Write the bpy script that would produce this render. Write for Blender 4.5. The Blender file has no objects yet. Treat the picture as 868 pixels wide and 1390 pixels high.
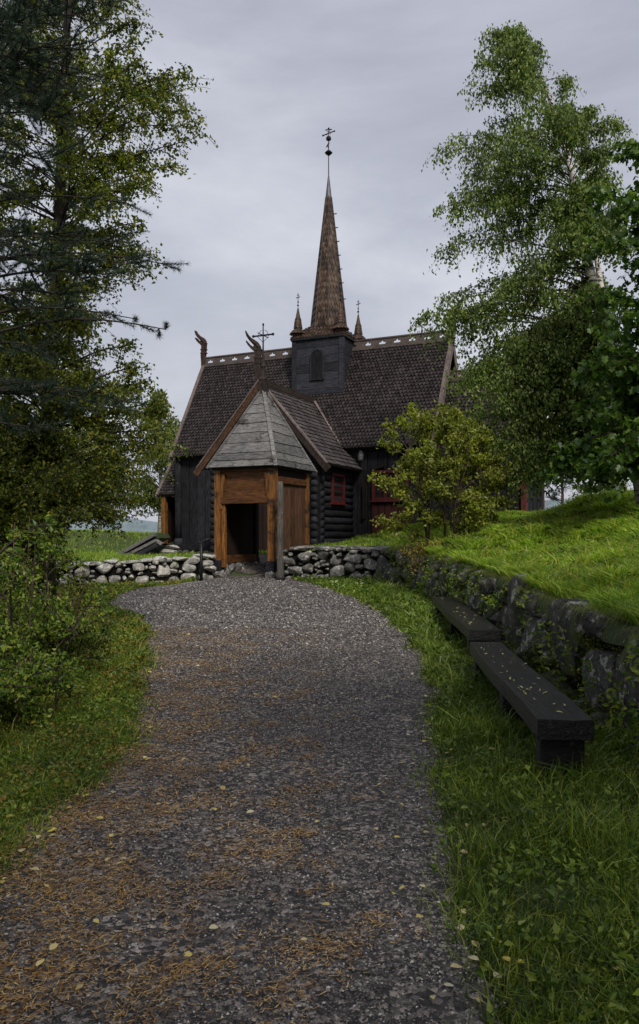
import bpy, bmesh, math, random
import numpy as np
from mathutils import Vector, Matrix, noise as mnoise

random.seed(7)
rng = np.random.default_rng(7)
scene = bpy.context.scene
COL = scene.collection
PI = math.pi

# ------------------------------------------------------------------ camera
F_PX = 1050.0          # focal length in photo pixels (868 wide)
HOR = 725.0
EYE = 1.6
cam_d = bpy.data.cameras.new('camera')
cam = bpy.data.objects.new('camera', cam_d)
COL.objects.link(cam)
cam.location = (0, 0, EYE)
cam.rotation_euler = (PI / 2, 0, 0)
cam_d.sensor_fit = 'HORIZONTAL'
cam_d.sensor_width = 36
cam_d.lens = F_PX / 868 * 36
cam_d.shift_y = (HOR - 695) / 868
cam_d.clip_start = 0.05
cam_d.clip_end = 20000
scene.camera = cam


def W(px, py, Y):
    """photo pixel at distance Y -> world point"""
    return np.array([(px - 434) / F_PX * Y, Y, EYE + (HOR - py) / F_PX * Y])


# ------------------------------------------------------------------ geometry helpers
def merge(geos):
    Vs, Fs, off = [], [], 0
    for V, F in geos:
        V = np.asarray(V, float).reshape(-1, 3)
        Vs.append(V)
        for f in F:
            Fs.append(np.asarray(f, dtype=np.int64) + off)
        off += len(V)
    return (np.concatenate(Vs) if Vs else np.zeros((0, 3))), Fs


def mesh_from(name, V, F):
    """F: list of int arrays of shape (n,k) (or (k,) for one face)"""
    me = bpy.data.meshes.new(name)
    loops, starts, totals = [], [], []
    pos = 0
    for f in F:
        f = np.asarray(f)
        if f.ndim == 1:
            f = f[None, :]
        n, k = f.shape
        loops.append(f.reshape(-1))
        starts.append(pos + np.arange(n) * k)
        totals.append(np.full(n, k))
        pos += n * k
    loops = np.concatenate(loops).astype(np.int32)
    starts = np.concatenate(starts).astype(np.int32)
    totals = np.concatenate(totals).astype(np.int32)
    me.vertices.add(len(V))
    me.vertices.foreach_set('co', np.ascontiguousarray(V, dtype=np.float32).reshape(-1))
    me.loops.add(len(loops))
    me.loops.foreach_set('vertex_index', loops)
    me.polygons.add(len(starts))
    me.polygons.foreach_set('loop_start', starts)
    me.polygons.foreach_set('loop_total', totals)
    me.update(calc_edges=True)
    return me


def link(name, geo, mat, smooth=False, bevel=0.0, fix=False):
    if isinstance(geo, list):
        geo = merge(geo)
    V, F = geo
    me = mesh_from(name, V, F)
    if fix:
        bm = bmesh.new(); bm.from_mesh(me)
        bmesh.ops.recalc_face_normals(bm, faces=bm.faces)
        bm.to_mesh(me); bm.free()
    me.materials.append(mat)
    me.polygons.foreach_set('use_smooth', np.full(len(me.polygons), bool(smooth), dtype=bool))
    o = bpy.data.objects.new(name, me)
    COL.objects.link(o)
    if bevel:
        m = o.modifiers.new('bevel', 'BEVEL')
        m.width = bevel; m.segments = 2; m.limit_method = 'ANGLE'; m.angle_limit = 0.7
    return o


def props(o, label, cat, group=None, kind=None):
    if label: o['label'] = label
    if cat: o['category'] = cat
    if group: o['group'] = group
    if kind: o['kind'] = kind


class Thing:
    """an Empty at the thing's base; geometry comes in frame coordinates with absolute z"""
    def __init__(self, name, label, cat, loc, rotz=0.0, group=None, origin_zero=False):
        self.o = bpy.data.objects.new(name, None)
        self.o.empty_display_size = 0.2
        COL.objects.link(self.o)
        self.o.location = loc
        self.o.rotation_euler = (0, 0, rotz)
        self.off = np.array([0, 0, loc[2]]) if origin_zero else np.array(loc, float)
        props(self.o, label, cat, group)

    def add(self, name, geo, mat, parent=None, label=None, **kw):
        if isinstance(geo, list):
            geo = merge(geo)
        V, F = geo
        o = link(name, (V - self.off, F), mat, **kw)
        o.parent = parent or self.o
        if label: o['label'] = label
        return o


def solo(name, label, cat, geo, mat, loc=(0, 0, 0), group=None, kind=None, **kw):
    if isinstance(geo, list):
        geo = merge(geo)
    V, F = geo
    o = link(name, (V - np.array(loc, float), F), mat, **kw)
    o.location = loc
    props(o, label, cat, group, kind)
    return o


BOXF = [np.array([[0, 3, 2, 1], [4, 5, 6, 7], [0, 1, 5, 4], [1, 2, 6, 5], [2, 3, 7, 6], [3, 0, 4, 7]])]


def box(x0, y0, z0, x1, y1, z1):
    return (np.array([[x0, y0, z0], [x1, y0, z0], [x1, y1, z0], [x0, y1, z0],
                      [x0, y0, z1], [x1, y0, z1], [x1, y1, z1], [x0, y1, z1]], float), BOXF)


def beam(p, q, w, h, up=(0, 0, 1)):
    """box along p->q; w across, h along 'up' (centred)"""
    p = np.array(p, float); q = np.array(q, float)
    d = q - p; d /= np.linalg.norm(d)
    up = np.array(up, float)
    s = np.cross(d, up); s /= np.linalg.norm(s)
    n = np.cross(s, d)
    V = []
    for e in (p, q):
        for a, b in ((-1, -1), (1, -1), (1, 1), (-1, 1)):
            V.append(e + s * a * w / 2 + n * b * h / 2)
    return (np.array(V), [np.array([[0, 1, 2, 3], [7, 6, 5, 4], [0, 4, 5, 1], [1, 5, 6, 2], [2, 6, 7, 3], [3, 7, 4, 0]])])


def tube(pts, rad, n=8, cap=True):
    pts = np.array(pts, float)
    m = len(pts)
    rad = np.broadcast_to(np.array(rad, float), (m,))
    t = np.gradient(pts, axis=0)
    t /= np.linalg.norm(t, axis=1)[:, None] + 1e-12
    ref = np.array([0, 0, 1.0]) if abs(t[0][2]) < 0.9 else np.array([1.0, 0, 0])
    a = np.cross(t, ref); a /= np.linalg.norm(a, axis=1)[:, None] + 1e-12
    b = np.cross(t, a)
    th = np.arange(n) * 2 * PI / n
    V = pts[:, None, :] + rad[:, None, None] * (np.cos(th)[None, :, None] * a[:, None, :] + np.sin(th)[None, :, None] * b[:, None, :])
    V = V.reshape(-1, 3)
    i = np.arange(m - 1)[:, None] * n
    j = np.arange(n)[None, :]
    F = np.stack([i + j, i + (j + 1) % n, i + n + (j + 1) % n, i + n + j], -1).reshape(-1, 4)
    Fs = [F]
    if cap:
        Fs.append(np.arange(n)[::-1][None, :])
        Fs.append((np.arange(n) + (m - 1) * n)[None, :])
    return V, Fs


def lathe(cx, cy, prof, n=12):
    """prof: list of (r, z)"""
    th = np.arange(n) * 2 * PI / n
    V = np.array([[cx + r * math.cos(a), cy + r * math.sin(a), z] for r, z in prof for a in th])
    m = len(prof)
    i = np.arange(m - 1)[:, None] * n
    j = np.arange(n)[None, :]
    F = np.stack([i + j, i + (j + 1) % n, i + n + (j + 1) % n, i + n + j], -1).reshape(-1, 4)
    return V, [F, np.arange(n)[::-1][None, :], (np.arange(n) + (m - 1) * n)[None, :]]


def plate(outline, org, ax, ay, th, holes=()):
    """2D outline (with holes) extruded to thickness, placed in 3D"""
    cu = bpy.data.curves.new('tmp', 'CURVE')
    cu.dimensions = '2D'; cu.fill_mode = 'BOTH'; cu.extrude = th / 2
    for poly in [outline] + list(holes):
        sp = cu.splines.new('POLY')
        sp.points.add(len(poly) - 1)
        for k, (x, y) in enumerate(poly):
            sp.points[k].co = (x, y, 0, 1)
        sp.use_cyclic_u = True
    o = bpy.data.objects.new('tmp', cu)
    COL.objects.link(o)
    dg = bpy.context.evaluated_depsgraph_get()
    me = bpy.data.meshes.new_from_object(o.evaluated_get(dg))
    V = np.array([v.co[:] for v in me.vertices])
    Fs = {}
    for p in me.polygons:
        Fs.setdefault(len(p.vertices), []).append(list(p.vertices))
    bpy.data.objects.remove(o); bpy.data.curves.remove(cu); bpy.data.meshes.remove(me)
    ax = np.array(ax, float); ax /= np.linalg.norm(ax)
    ay = np.array(ay, float); ay /= np.linalg.norm(ay)
    nz = np.cross(ax, ay)
    V3 = np.array(org, float) + V[:, :1] * ax + V[:, 1:2] * ay + V[:, 2:3] * nz
    return V3, [np.array(v) for v in Fs.values()]


def smoothstep(x):
    x = np.clip(x, 0, 1)
    return x * x * (3 - 2 * x)


def vnoise(x, y, sc, seed=0):
    """cheap smooth noise for arrays, about -1..1"""
    x = np.asarray(x) / sc + seed * 17.3; y = np.asarray(y) / sc - seed * 9.1
    return (np.sin(x * 1.7 + 1.3 * np.sin(y * 1.1 + seed)) + np.sin(y * 2.1 + 1.7 * np.sin(x * 0.9 + 2 * seed)) +
            np.sin((x + y) * 1.3 + seed * 3) * np.sin((x - y) * 1.9)) / 2.4


# ------------------------------------------------------------------ materials
def new_mat(name):
    m = bpy.data.materials.new(name)
    m.use_nodes = True
    nt = m.node_tree
    for n in list(nt.nodes):
        nt.nodes.remove(n)
    out = nt.nodes.new('ShaderNodeOutputMaterial')
    b = nt.nodes.new('ShaderNodeBsdfPrincipled')
    nt.links.new(b.outputs[0], out.inputs[0])
    return m, nt, b, out


def coords(nt, scale=(1, 1, 1), kind='Object'):
    tc = nt.nodes.new('ShaderNodeTexCoord')
    mp = nt.nodes.new('ShaderNodeMapping')
    mp.inputs['Scale'].default_value = scale
    nt.links.new(tc.outputs[kind], mp.inputs[0])
    return mp.outputs[0]


def noise_n(nt, vec, scale, detail=5, rough=0.6, dist=0.0):
    n = nt.nodes.new('ShaderNodeTexNoise')
    n.inputs['Scale'].default_value = scale
    n.inputs['Detail'].default_value = detail
    n.inputs['Roughness'].default_value = rough
    n.inputs['Distortion'].default_value = dist
    nt.links.new(vec, n.inputs['Vector'])
    return n.outputs['Fac']


def ramp(nt, fac, stops):
    r = nt.nodes.new('ShaderNodeValToRGB')
    el = r.color_ramp.elements
    while len(el) < len(stops):
        el.new(0.5)
    for e, (p, c) in zip(el, stops):
        e.position = p
        e.color = (*c, 1) if len(c) == 3 else c
    nt.links.new(fac, r.inputs[0])
    return r.outputs[0]


def mixc(nt, fac, a, b, mode='MIX'):
    m = nt.nodes.new('ShaderNodeMix')
    m.data_type = 'RGBA'; m.blend_type = mode
    for sock, v in ((m.inputs[0], fac), (m.inputs[6], a), (m.inputs[7], b)):
        if isinstance(v, (int, float)):
            sock.default_value = v
        elif isinstance(v, tuple):
            sock.default_value = (*v, 1)
        else:
            nt.links.new(v, sock)
    return m.outputs[2]


def math_n(nt, op, a, b=0.0):
    m = nt.nodes.new('ShaderNodeMath'); m.operation = op
    for s, v in ((m.inputs[0], a), (m.inputs[1], b)):
        if isinstance(v, (int, float)): s.default_value = v
        else: nt.links.new(v, s)
    return m.outputs[0]


def bump(nt, b, h, strength=0.5, dist=0.02):
    n = nt.nodes.new('ShaderNodeBump')
    n.inputs['Strength'].default_value = strength
    n.inputs['Distance'].default_value = dist
    nt.links.new(h, n.inputs['Height'])
    nt.links.new(n.outputs[0], b.inputs['Normal'])


def island(nt):
    g = nt.nodes.new('ShaderNodeNewGeometry')
    return g.outputs['Random Per Island']


def wood(name, c1, c2, grain=(1, 1, 1), rough=0.75, isl=0.35, spec=0.22, patch=None, bstr=0.5, pos=(0.35, 0.65)):
    m, nt, b, _ = new_mat(name)
    v = coords(nt, grain)
    f = noise_n(nt, v, 6, 6, 0.65, 0.6)
    c = ramp(nt, f, [(pos[0], c1), (pos[1], c2)])
    v2 = coords(nt)
    big = noise_n(nt, v2, 1.3, 4)
    c = mixc(nt, 0.55, c, ramp(nt, big, [(0.3, (0.45, 0.45, 0.45)), (0.7, (1.35, 1.3, 1.25))]), 'MULTIPLY')
    if patch:
        pf = ramp(nt, noise_n(nt, coords(nt), patch[1], 6, 0.7), [(patch[2], (0, 0, 0)), (patch[2] + 0.08, (1, 1, 1))])
        c = mixc(nt, pf, c, patch[0])
    iv = ramp(nt, island(nt), [(0, (1 - isl,) * 3), (1, (1 + isl,) * 3)])
    c = mixc(nt, 1.0, c, iv, 'MULTIPLY')
    nt.links.new(c, b.inputs['Base Color'])
    b.inputs['Roughness'].default_value = rough
    b.inputs['Specular IOR Level'].default_value = spec
    bump(nt, b, f, bstr, 0.02)
    return m


def leafmat(name, cols, trans=0.45, rough=0.42, big=None):
    m, nt, b, out = new_mat(name)
    c = ramp(nt, island(nt), [(i / (len(cols) - 1), k) for i, k in enumerate(cols)])
    f = noise_n(nt, coords(nt), 0.9, 3)
    c = mixc(nt, 0.8, c, ramp(nt, f, [(0.35, (0.6, 0.6, 0.62)), (0.65, (1.35, 1.35, 1.2))]), 'MULTIPLY')
    nt.links.new(c, b.inputs['Base Color'])
    b.inputs['Roughness'].default_value = rough
    b.inputs['Specular IOR Level'].default_value = 0.35
    tr = nt.nodes.new('ShaderNodeBsdfTranslucent')
    tc = mixc(nt, 1.0, c, (1.3, 1.4, 0.7), 'MULTIPLY')
    nt.links.new(tc, tr.inputs[0])
    mx = nt.nodes.new('ShaderNodeMixShader')
    mx.inputs[0].default_value = trans
    nt.links.new(b.outputs[0], mx.inputs[1]); nt.links.new(tr.outputs[0], mx.inputs[2])
    nt.links.new(mx.outputs[0], out.inputs[0])
    return m


def stone(name, c1, c2, c3, moss=None, mossamt=0.6, lichen=None, isl=0.4, bs=1.0):
    m, nt, b, _ = new_mat(name)
    v = coords(nt)
    f = noise_n(nt, v, 5, 8, 0.7, 0.3)
    c = ramp(nt, f, [(0.3, c1), (0.5, c2), (0.68, c3)])
    c = mixc(nt, 1.0, c, ramp(nt, island(nt), [(0, (1 - isl,) * 3), (1, (1 + isl,) * 3)]), 'MULTIPLY')
    if lichen:
        c = mixc(nt, ramp(nt, noise_n(nt, v, 7, 6, 0.75), [(0.555, (0, 0, 0)), (0.60, (1, 1, 1))]), c, lichen)
    if moss:
        mf = noise_n(nt, v, 2.2, 5, 0.7)
        c = mixc(nt, ramp(nt, mf, [(mossamt - 0.06, (0, 0, 0)), (mossamt + 0.06, (1, 1, 1))]), c, moss)
    nt.links.new(c, b.inputs['Base Color'])
    b.inputs['Roughness'].default_value = 0.85
    f2 = noise_n(nt, v, 14, 8, 0.75)
    bump(nt, b, f2, bs, 0.03)
    return m


def plain(name, c, rough=0.6, metal=0.0, spec=0.4):
    m, nt, b, _ = new_mat(name)
    v = coords(nt)
    f = noise_n(nt, v, 9, 5, 0.7)
    cc = ramp(nt, f, [(0.3, tuple(x * 0.6 for x in c)), (0.7, tuple(min(1, x * 1.3) for x in c))])
    nt.links.new(cc, b.inputs['Base Color'])
    b.inputs['Roughness'].default_value = rough
    b.inputs['Metallic'].default_value = metal
    b.inputs['Specular IOR Level'].default_value = spec
    bump(nt, b, f, 0.3, 0.01)
    return m


M = {}
M['tar_v'] = wood('tarred_planks', (0.004, 0.004, 0.0045), (0.024, 0.024, 0.028), (6, 6, 0.5), isl=0.55, spec=.12)
M['tar_h'] = wood('tarred_boards', (0.009, 0.0095, 0.012), (0.042, 0.044, 0.055), (0.6, 0.6, 7), isl=0.4, spec=.15)
M['log'] = wood('tarred_logs', (0.004, 0.004, 0.005), (0.034, 0.035, 0.042), (0.8, 0.8, 6), isl=0.4, spec=.15)
M['shingle'] = wood('dark_shingles', (0.013, 0.0105, 0.0105), (0.052, 0.042, 0.041), (3, 3, 1.5), isl=0.45, rough=0.55,
                    patch=((0.10, 0.05, 0.028), 1.1, 0.68))
M['shingle_grey'] = wood('grey_shingles', (0.03, 0.026, 0.026), (0.115, 0.10, 0.098), (3, 3, 1.5), isl=0.4, rough=0.65)
M['shingle_warm'] = wood('warm_shingles', (0.022, 0.014, 0.010), (0.105, 0.069, 0.047), (4, 4, 1), isl=0.65, rough=0.6)
M['ridge'] = wood('ridge_boards', (0.05, 0.04, 0.037), (0.12, 0.095, 0.085), (1, 1, 5), isl=0.2)
M['verge'] = wood('verge_boards', (0.08, 0.062, 0.055), (0.2, 0.16, 0.145), (2, 2, 2), isl=0.2)
M['brownb'] = wood('brown_bargeboards', (0.035, 0.018, 0.010), (0.125, 0.063, 0.032), (2, 2, 2), isl=0.2)
M['carve'] = wood('carved_dark_wood', (0.014, 0.010, 0.008), (0.05, 0.034, 0.027), (3, 3, 1), isl=0.1)
M['carve_brown'] = wood('carved_brown_wood', (0.02, 0.011, 0.008), (0.075, 0.04, 0.027), (3, 3, 1), isl=0.1)
M['grey_boards'] = wood('weathered_grey_boards', (0.045, 0.044, 0.045), (0.24, 0.235, 0.23), (0.9, 0.9, 9), isl=0.35, rough=0.8,
                        patch=((0.04, 0.036, 0.036), 2.0, 0.56))
M['orange'] = wood('oiled_orange_wood', (0.035, 0.014, 0.005), (0.30, 0.13, 0.032), (6, 6, 0.35), isl=0.1, rough=0.6, patch=((0.035, 0.018, 0.010), 2.2, 0.55))
M['orange_h'] = wood('oiled_orange_crosswood', (0.03, 0.013, 0.005), (0.15, 0.06, 0.018), (0.5, 0.5, 5), isl=0.1, rough=0.6)
M['door'] = wood('brown_door_planks', (0.025, 0.012, 0.007), (0.12, 0.06, 0.032), (6, 6, 0.4), isl=0.3, rough=0.7)
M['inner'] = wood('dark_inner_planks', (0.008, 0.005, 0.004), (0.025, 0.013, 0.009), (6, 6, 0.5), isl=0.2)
M['redp'] = plain('dull_red_paint', (0.085, 0.012, 0.010), 0.55)
M['redwood'] = wood('dark_red_boards', (0.03, 0.012, 0.010), (0.07, 0.022, 0.018), (5, 5, 0.5), isl=0.2)
M['iron'] = plain('black_iron', (0.02, 0.02, 0.022), 0.5, 0.5)
M['lead'] = plain('dark_lead', (0.10, 0.10, 0.11), 0.5, 0.3)
M['pole'] = wood('weathered_pole_wood', (0.035, 0.032, 0.028), (0.13, 0.12, 0.105), (8, 8, 0.6), isl=0.0,
                 patch=((0.42, 0.42, 0.40), 9, 0.62))
M['bench'] = wood('wet_black_bench_wood', (0.002, 0.002, 0.002), (0.016, 0.015, 0.0155), (9, 0.6, 9), isl=0.0, rough=0.34, spec=0.3,
                  patch=((0.06, 0.056, 0.05), 26, 0.60), bstr=1.0)  # pale flecks: grain contrast plus sheen specks painted into the colour
M['stone_light'] = stone('light_rubble_stone', (0.10, 0.098, 0.09), (0.26, 0.25, 0.225), (0.50, 0.48, 0.43), lichen=(0.58, 0.56, 0.5),
                         moss=(0.07, 0.09, 0.02), mossamt=0.68)
M['stone_mid'] = stone('grey_rubble_stone', (0.03, 0.029, 0.027), (0.11, 0.106, 0.098), (0.26, 0.25, 0.225), lichen=(0.40, 0.385, 0.345),
                       moss=(0.07, 0.09, 0.02), mossamt=0.66)
M['stone_dark'] = stone('dark_mossy_stone', (0.010, 0.010, 0.010), (0.045, 0.043, 0.04), (0.16, 0.15, 0.14), moss=(0.06, 0.08, 0.012),
                        mossamt=0.57, lichen=(0.36, 0.35, 0.31), bs=1.0, isl=.55)
M['core'] = plain('wall_core_rubble', (0.008, 0.0075, 0.007), 0.95, 0, .1)
M['steps'] = stone('step_stone', (0.12, 0.115, 0.105), (0.24, 0.23, 0.21), (0.38, 0.37, 0.34))

# glass
m, nt, b, _ = new_mat('dark_window_glass')
b.inputs['Base Color'].default_value = (0.02, 0.022, 0.025, 1); b.inputs['Roughness'].default_value = 0.12
M['glass'] = m

# bark
def bark_birch(name):
    m, nt, b, _ = new_mat(name)
    f = noise_n(nt, coords(nt, (2, 2, 9)), 2.2, 5, 0.7)
    c = ramp(nt, f, [(0.42, (0.03, 0.027, 0.025)), (0.5, (0.52, 0.48, 0.42)), (0.7, (0.66, 0.62, 0.55))])
    nt.links.new(c, b.inputs['Base Color']); b.inputs['Roughness'].default_value = 0.8
    bump(nt, b, f, 0.4, 0.01)
    return m
M['birch'] = bark_birch('white_birch_bark')
M['bark'] = wood('dark_bark', (0.018, 0.014, 0.011), (0.07, 0.056, 0.045), (5, 5, 1), isl=0.15, bstr=1.0)
M['bark_pine'] = wood('pine_bark', (0.035, 0.02, 0.013), (0.12, 0.07, 0.045), (5, 5, 1), isl=0.15, bstr=1.0)
M['twig'] = wood('dark_twigs', (0.018, 0.013, 0.011), (0.055, 0.042, 0.035), (5, 5, 1), isl=0.2)
M['stem'] = wood('shrub_stems', (0.03, 0.02, 0.014), (0.09, 0.06, 0.04), (5, 5, 1), isl=0.3)
M['leaf_birchL'] = leafmat('birch_leaves_turning', [(0.03, 0.06, 0.010), (0.08, 0.12, 0.018), (0.17, 0.20, 0.03), (0.32, 0.29, 0.04)])
M['leaf_birchR'] = leafmat('birch_leaves_green', [(0.035, 0.075, 0.014), (0.09, 0.15, 0.028), (0.18, 0.24, 0.055), (0.28, 0.33, 0.10)])
M['leaf_far'] = leafmat('far_birch_leaves', [(0.07, 0.11, 0.03), (0.13, 0.17, 0.04), (0.22, 0.23, 0.05)])
M['leaf_maple'] = leafmat('maple_leaves', [(0.016, 0.045, 0.009), (0.045, 0.095, 0.018), (0.09, 0.16, 0.028), (0.15, 0.22, 0.045)])
M['leaf_shrub'] = leafmat('shrub_leaves', [(0.09, 0.115, 0.015), (0.18, 0.22, 0.03), (0.28, 0.31, 0.045), (0.36, 0.35, 0.07)], 0.45)
M['leaf_under'] = leafmat('undergrowth_leaves', [(0.035, 0.075, 0.010), (0.08, 0.15, 0.018), (0.17, 0.24, 0.03), (0.28, 0.31, 0.05)], 0.4)
M['leaf_dry'] = leafmat('dry_undergrowth', [(0.10, 0.11, 0.015), (0.24, 0.22, 0.03), (0.30, 0.20, 0.04), (0.14, 0.07, 0.025)], 0.3)
M['needle'] = leafmat('pine_needles', [(0.010, 0.026, 0.016), (0.022, 0.045, 0.028), (0.04, 0.07, 0.04)], 0.15)
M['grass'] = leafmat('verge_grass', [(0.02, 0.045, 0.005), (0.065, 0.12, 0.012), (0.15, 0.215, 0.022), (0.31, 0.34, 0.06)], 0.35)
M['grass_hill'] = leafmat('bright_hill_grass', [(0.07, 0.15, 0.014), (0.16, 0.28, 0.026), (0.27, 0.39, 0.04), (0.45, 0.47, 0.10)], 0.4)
M['grass_dry'] = leafmat('yellow_edge_grass', [(0.13, 0.15, 0.02), (0.25, 0.25, 0.04), (0.32, 0.28, 0.07)], 0.35)
M['fringe'] = leafmat('edge_grass', [(0.10, 0.17, 0.02), (0.18, 0.26, 0.03), (0.28, 0.30, 0.05), (0.38, 0.33, 0.09)], 0.35)
M['weed'] = leafmat('weed_leaves', [(0.03, 0.065, 0.008), (0.075, 0.135, 0.016), (0.14, 0.21, 0.03), (0.26, 0.32, 0.06)], 0.35)
M['fern'] = leafmat('fern_fronds', [(0.05, 0.10, 0.015), (0.10, 0.17, 0.025), (0.17, 0.21, 0.03)], 0.4)
M['mossm'] = leafmat('moss', [(0.05, 0.07, 0.01), (0.10, 0.12, 0.015), (0.14, 0.13, 0.02)], 0.1)
M['litter'] = leafmat('litter', [(0.10, 0.05, 0.016), (0.26, 0.13, 0.034), (0.44, 0.24, 0.06), (0.62, 0.44, 0.17)], 0.1)
M['fallen'] = leafmat('fallen_birch_leaves', [(0.35, 0.25, 0.08), (0.5, 0.42, 0.2), (0.55, 0.42, 0.06), (0.6, 0.55, 0.42)], 0.1)

# pebbles
m, nt, b, _ = new_mat('gravel_pebbles')
c = ramp(nt, island(nt), [(0, (0.010, 0.009, 0.009)), (0.35, (0.035, 0.031, 0.03)), (0.65, (0.11, 0.097, 0.088)), (0.92, (0.22, 0.195, 0.17)), (1.0, (0.50, 0.47, 0.42))])
nt.links.new(c, b.inputs['Base Color']); b.inputs['Roughness'].default_value = 0.45
M['pebble'] = m
# path surface
m, nt, b, _ = new_mat('fine_gravel')
v = coords(nt)
vo = nt.nodes.new('ShaderNodeTexVoronoi'); vo.inputs['Scale'].default_value = 42
nt.links.new(v, vo.inputs['Vector'])
sep = nt.nodes.new('ShaderNodeSeparateColor'); nt.links.new(vo.outputs['Color'], sep.inputs[0])
c = ramp(nt, sep.outputs[0], [(0, (0.008, 0.007, 0.007)), (0.45, (0.035, 0.031, 0.029)), (0.8, (0.15, 0.132, 0.12)), (1, (0.34, 0.30, 0.26))])
bigf = noise_n(nt, v, 0.9, 6, 0.65)
c = mixc(nt, 0.7, c, ramp(nt, bigf, [(0.35, (0.5, 0.48, 0.48)), (0.65, (1.4, 1.35, 1.3))]), 'MULTIPLY')
nt.links.new(c, b.inputs['Base Color']); b.inputs['Roughness'].default_value = 0.7
hn = math_n(nt, 'ADD', math_n(nt, 'MULTIPLY', vo.outputs['Distance'], -1.0), noise_n(nt, v, 60, 3))
bump(nt, b, hn, 0.9, 0.015)
M['path'] = m
# ground under the grass
m, nt, b, _ = new_mat('grassy_soil')
v = coords(nt)
f = noise_n(nt, v, 1.6, 8, 0.7); f2 = noise_n(nt, v, 22, 6, 0.75)
c = ramp(nt, f2, [(0.3, (0.018, 0.024, 0.007)), (0.55, (0.045, 0.075, 0.014)), (0.75, (0.09, 0.13, 0.025))])
c = mixc(nt, ramp(nt, f, [(0.5, (0, 0, 0)), (0.7, (0.7, 0.7, 0.7))]), c, (0.05, 0.036, 0.018))
nt.links.new(c, b.inputs['Base Color']); b.inputs['Roughness'].default_value = 0.95
bump(nt, b, f2, 1.0, 0.05)
M['ground'] = m
m, nt, b, _ = new_mat('hazy_forested_hill')
f = noise_n(nt, coords(nt), 0.01, 8, 0.7)
nt.links.new(ramp(nt, f, [(0.35, (0.10, 0.14, 0.15)), (0.65, (0.2, 0.25, 0.27))]), b.inputs['Base Color'])  # pale blue of distance haze put into the forest colour
b.inputs['Roughness'].default_value = 1
M['hill'] = m

# ------------------------------------------------------------------ terrain
FRONT = np.array([(2.45, -30), (2.42, -4), (2.42, 5.5), (2.38, 9), (2.5, 11), (2.5, 13.5), (2.35, 17), (2.2, 19.0), (1.75, 20.6), (0.9, 21.6),
                  (-1.0, 22.45), (-2.2, 23.4), (-3.2, 23.3), (-5.6, 22.4), (-8, 21), (-10, 18.5), (-11.5, 15), (-13, 9), (-14, 0), (-14, -30)], float)
CP = np.array([(2.6, -6, .85), (2.6, 5.5, .9), (2.6, 9, 1.02), (2.7, 13.5, 1.12), (2.6, 18.5, 1.22), (1.2, 22.3, 1.25), (-.7, 23.4, 1.1),
               (7, 27.8, 2.3), (9.1, 22, 2.7), (8, 14, 2.25), (6, 8, 1.75), (7, 3, 1.9), (5, 17, 1.72), (1.5, 24.5, 1.37), (4.4, 28.6, 1.9),
               (3, 26, 1.5), (0.5, 27, 1.2), (-2, 28, .95), (-1.9, 23.7, .42), (-1.6, 25.3, .6), (-5, 32.5, .65), (-3.8, 25, .85), (-6, 25, .78),
               (-9, 30, .75), (-7.0, 32, .62), (-6, 29, .72), (-10, 34.5, 1.75), (-8.3, 37, 1.6), (-14, 33, 1.7), (-12, 26, .9), (-10, 21, .7),
               (14, 22, 2.8), (14, 10, 2.6), (12, 40, 2.4), (3, 45, 1.5), (-10, 48, .6), (-25, 30, 1.), (-20, 50, 0), (25, 25, 2.7), (30, 60, 1),
               (-16, 15, .6), (-18, 0, .5), (12, 30, 2.6), (6.0, 31.5, 2.2)])


def path_z(Y):
    return 0.30 * smoothstep((Y - 4) / 18.0)


def sdist(X, Y):
    """signed distance to the front zone: >0 outside (yard side)"""
    X = np.asarray(X, float); Y = np.asarray(Y, float)
    poly = FRONT
    d = np.full(X.shape, 1e9); inside = np.zeros(X.shape, bool)
    n = len(poly)
    for i in range(n):
        a = poly[i]; bb = poly[(i + 1) % n]
        ab = bb - a
        t = np.clip(((X - a[0]) * ab[0] + (Y - a[1]) * ab[1]) / (ab @ ab), 0, 1)
        d = np.minimum(d, np.hypot(X - a[0] - t * ab[0], Y - a[1] - t * ab[1]))
        if a[1] != bb[1]:
            c = ((a[1] > Y) != (bb[1] > Y)) & (X < (bb[0] - a[0]) * (Y - a[1]) / (bb[1] - a[1]) + a[0])
            inside ^= c
    return np.where(inside, -d, d)


def yard_z(X, Y):
    X = np.asarray(X, float); Y = np.asarray(Y, float)
    num = np.zeros(X.shape); den = np.zeros(X.shape)
    for cx, cy, cz in CP:
        w = 1.0 / ((X - cx) ** 2 + (Y - cy) ** 2 + 0.6) ** 1.6
        num += w * cz; den += w
    z = num / den
    r = np.hypot(X, Y)
    z = z - 22 * smoothstep((r - 55) / 300.0)
    return z


def ground_z(X, Y):
    X = np.asarray(X, float); Y = np.asarray(Y, float)
    s = smoothstep((sdist(X, Y) - 0.18) / 0.3)
    # level apron through the gate
    g = np.exp(-(((X + 2.05) / 0.75) ** 2 + ((Y - 23.7) / 1.0) ** 2) ** 2)
    fz = path_z(Y) - .2 * smoothstep((-X - 2.6) / 2.6) * smoothstep((Y - 10) / 8) + 0.03 * vnoise(X, Y, 1.3, 2) * np.clip((np.abs(X - 0.1) - 1.6), 0, 1)
    yz = yard_z(X, Y) * (1 - g) + 0.42 * g
    yz = yz + 0.035 * vnoise(X, Y, 0.9, 4) + 0.015 * vnoise(X, Y, 0.3, 7)
    return fz * (1 - s) + yz * s


def axis(segs):
    out = [segs[0][0]]
    for a, b_, st in segs:
        n = max(1, int(round((b_ - a) / st)))
        out += list(np.linspace(a, b_, n + 1)[1:])
    return np.array(out)


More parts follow.
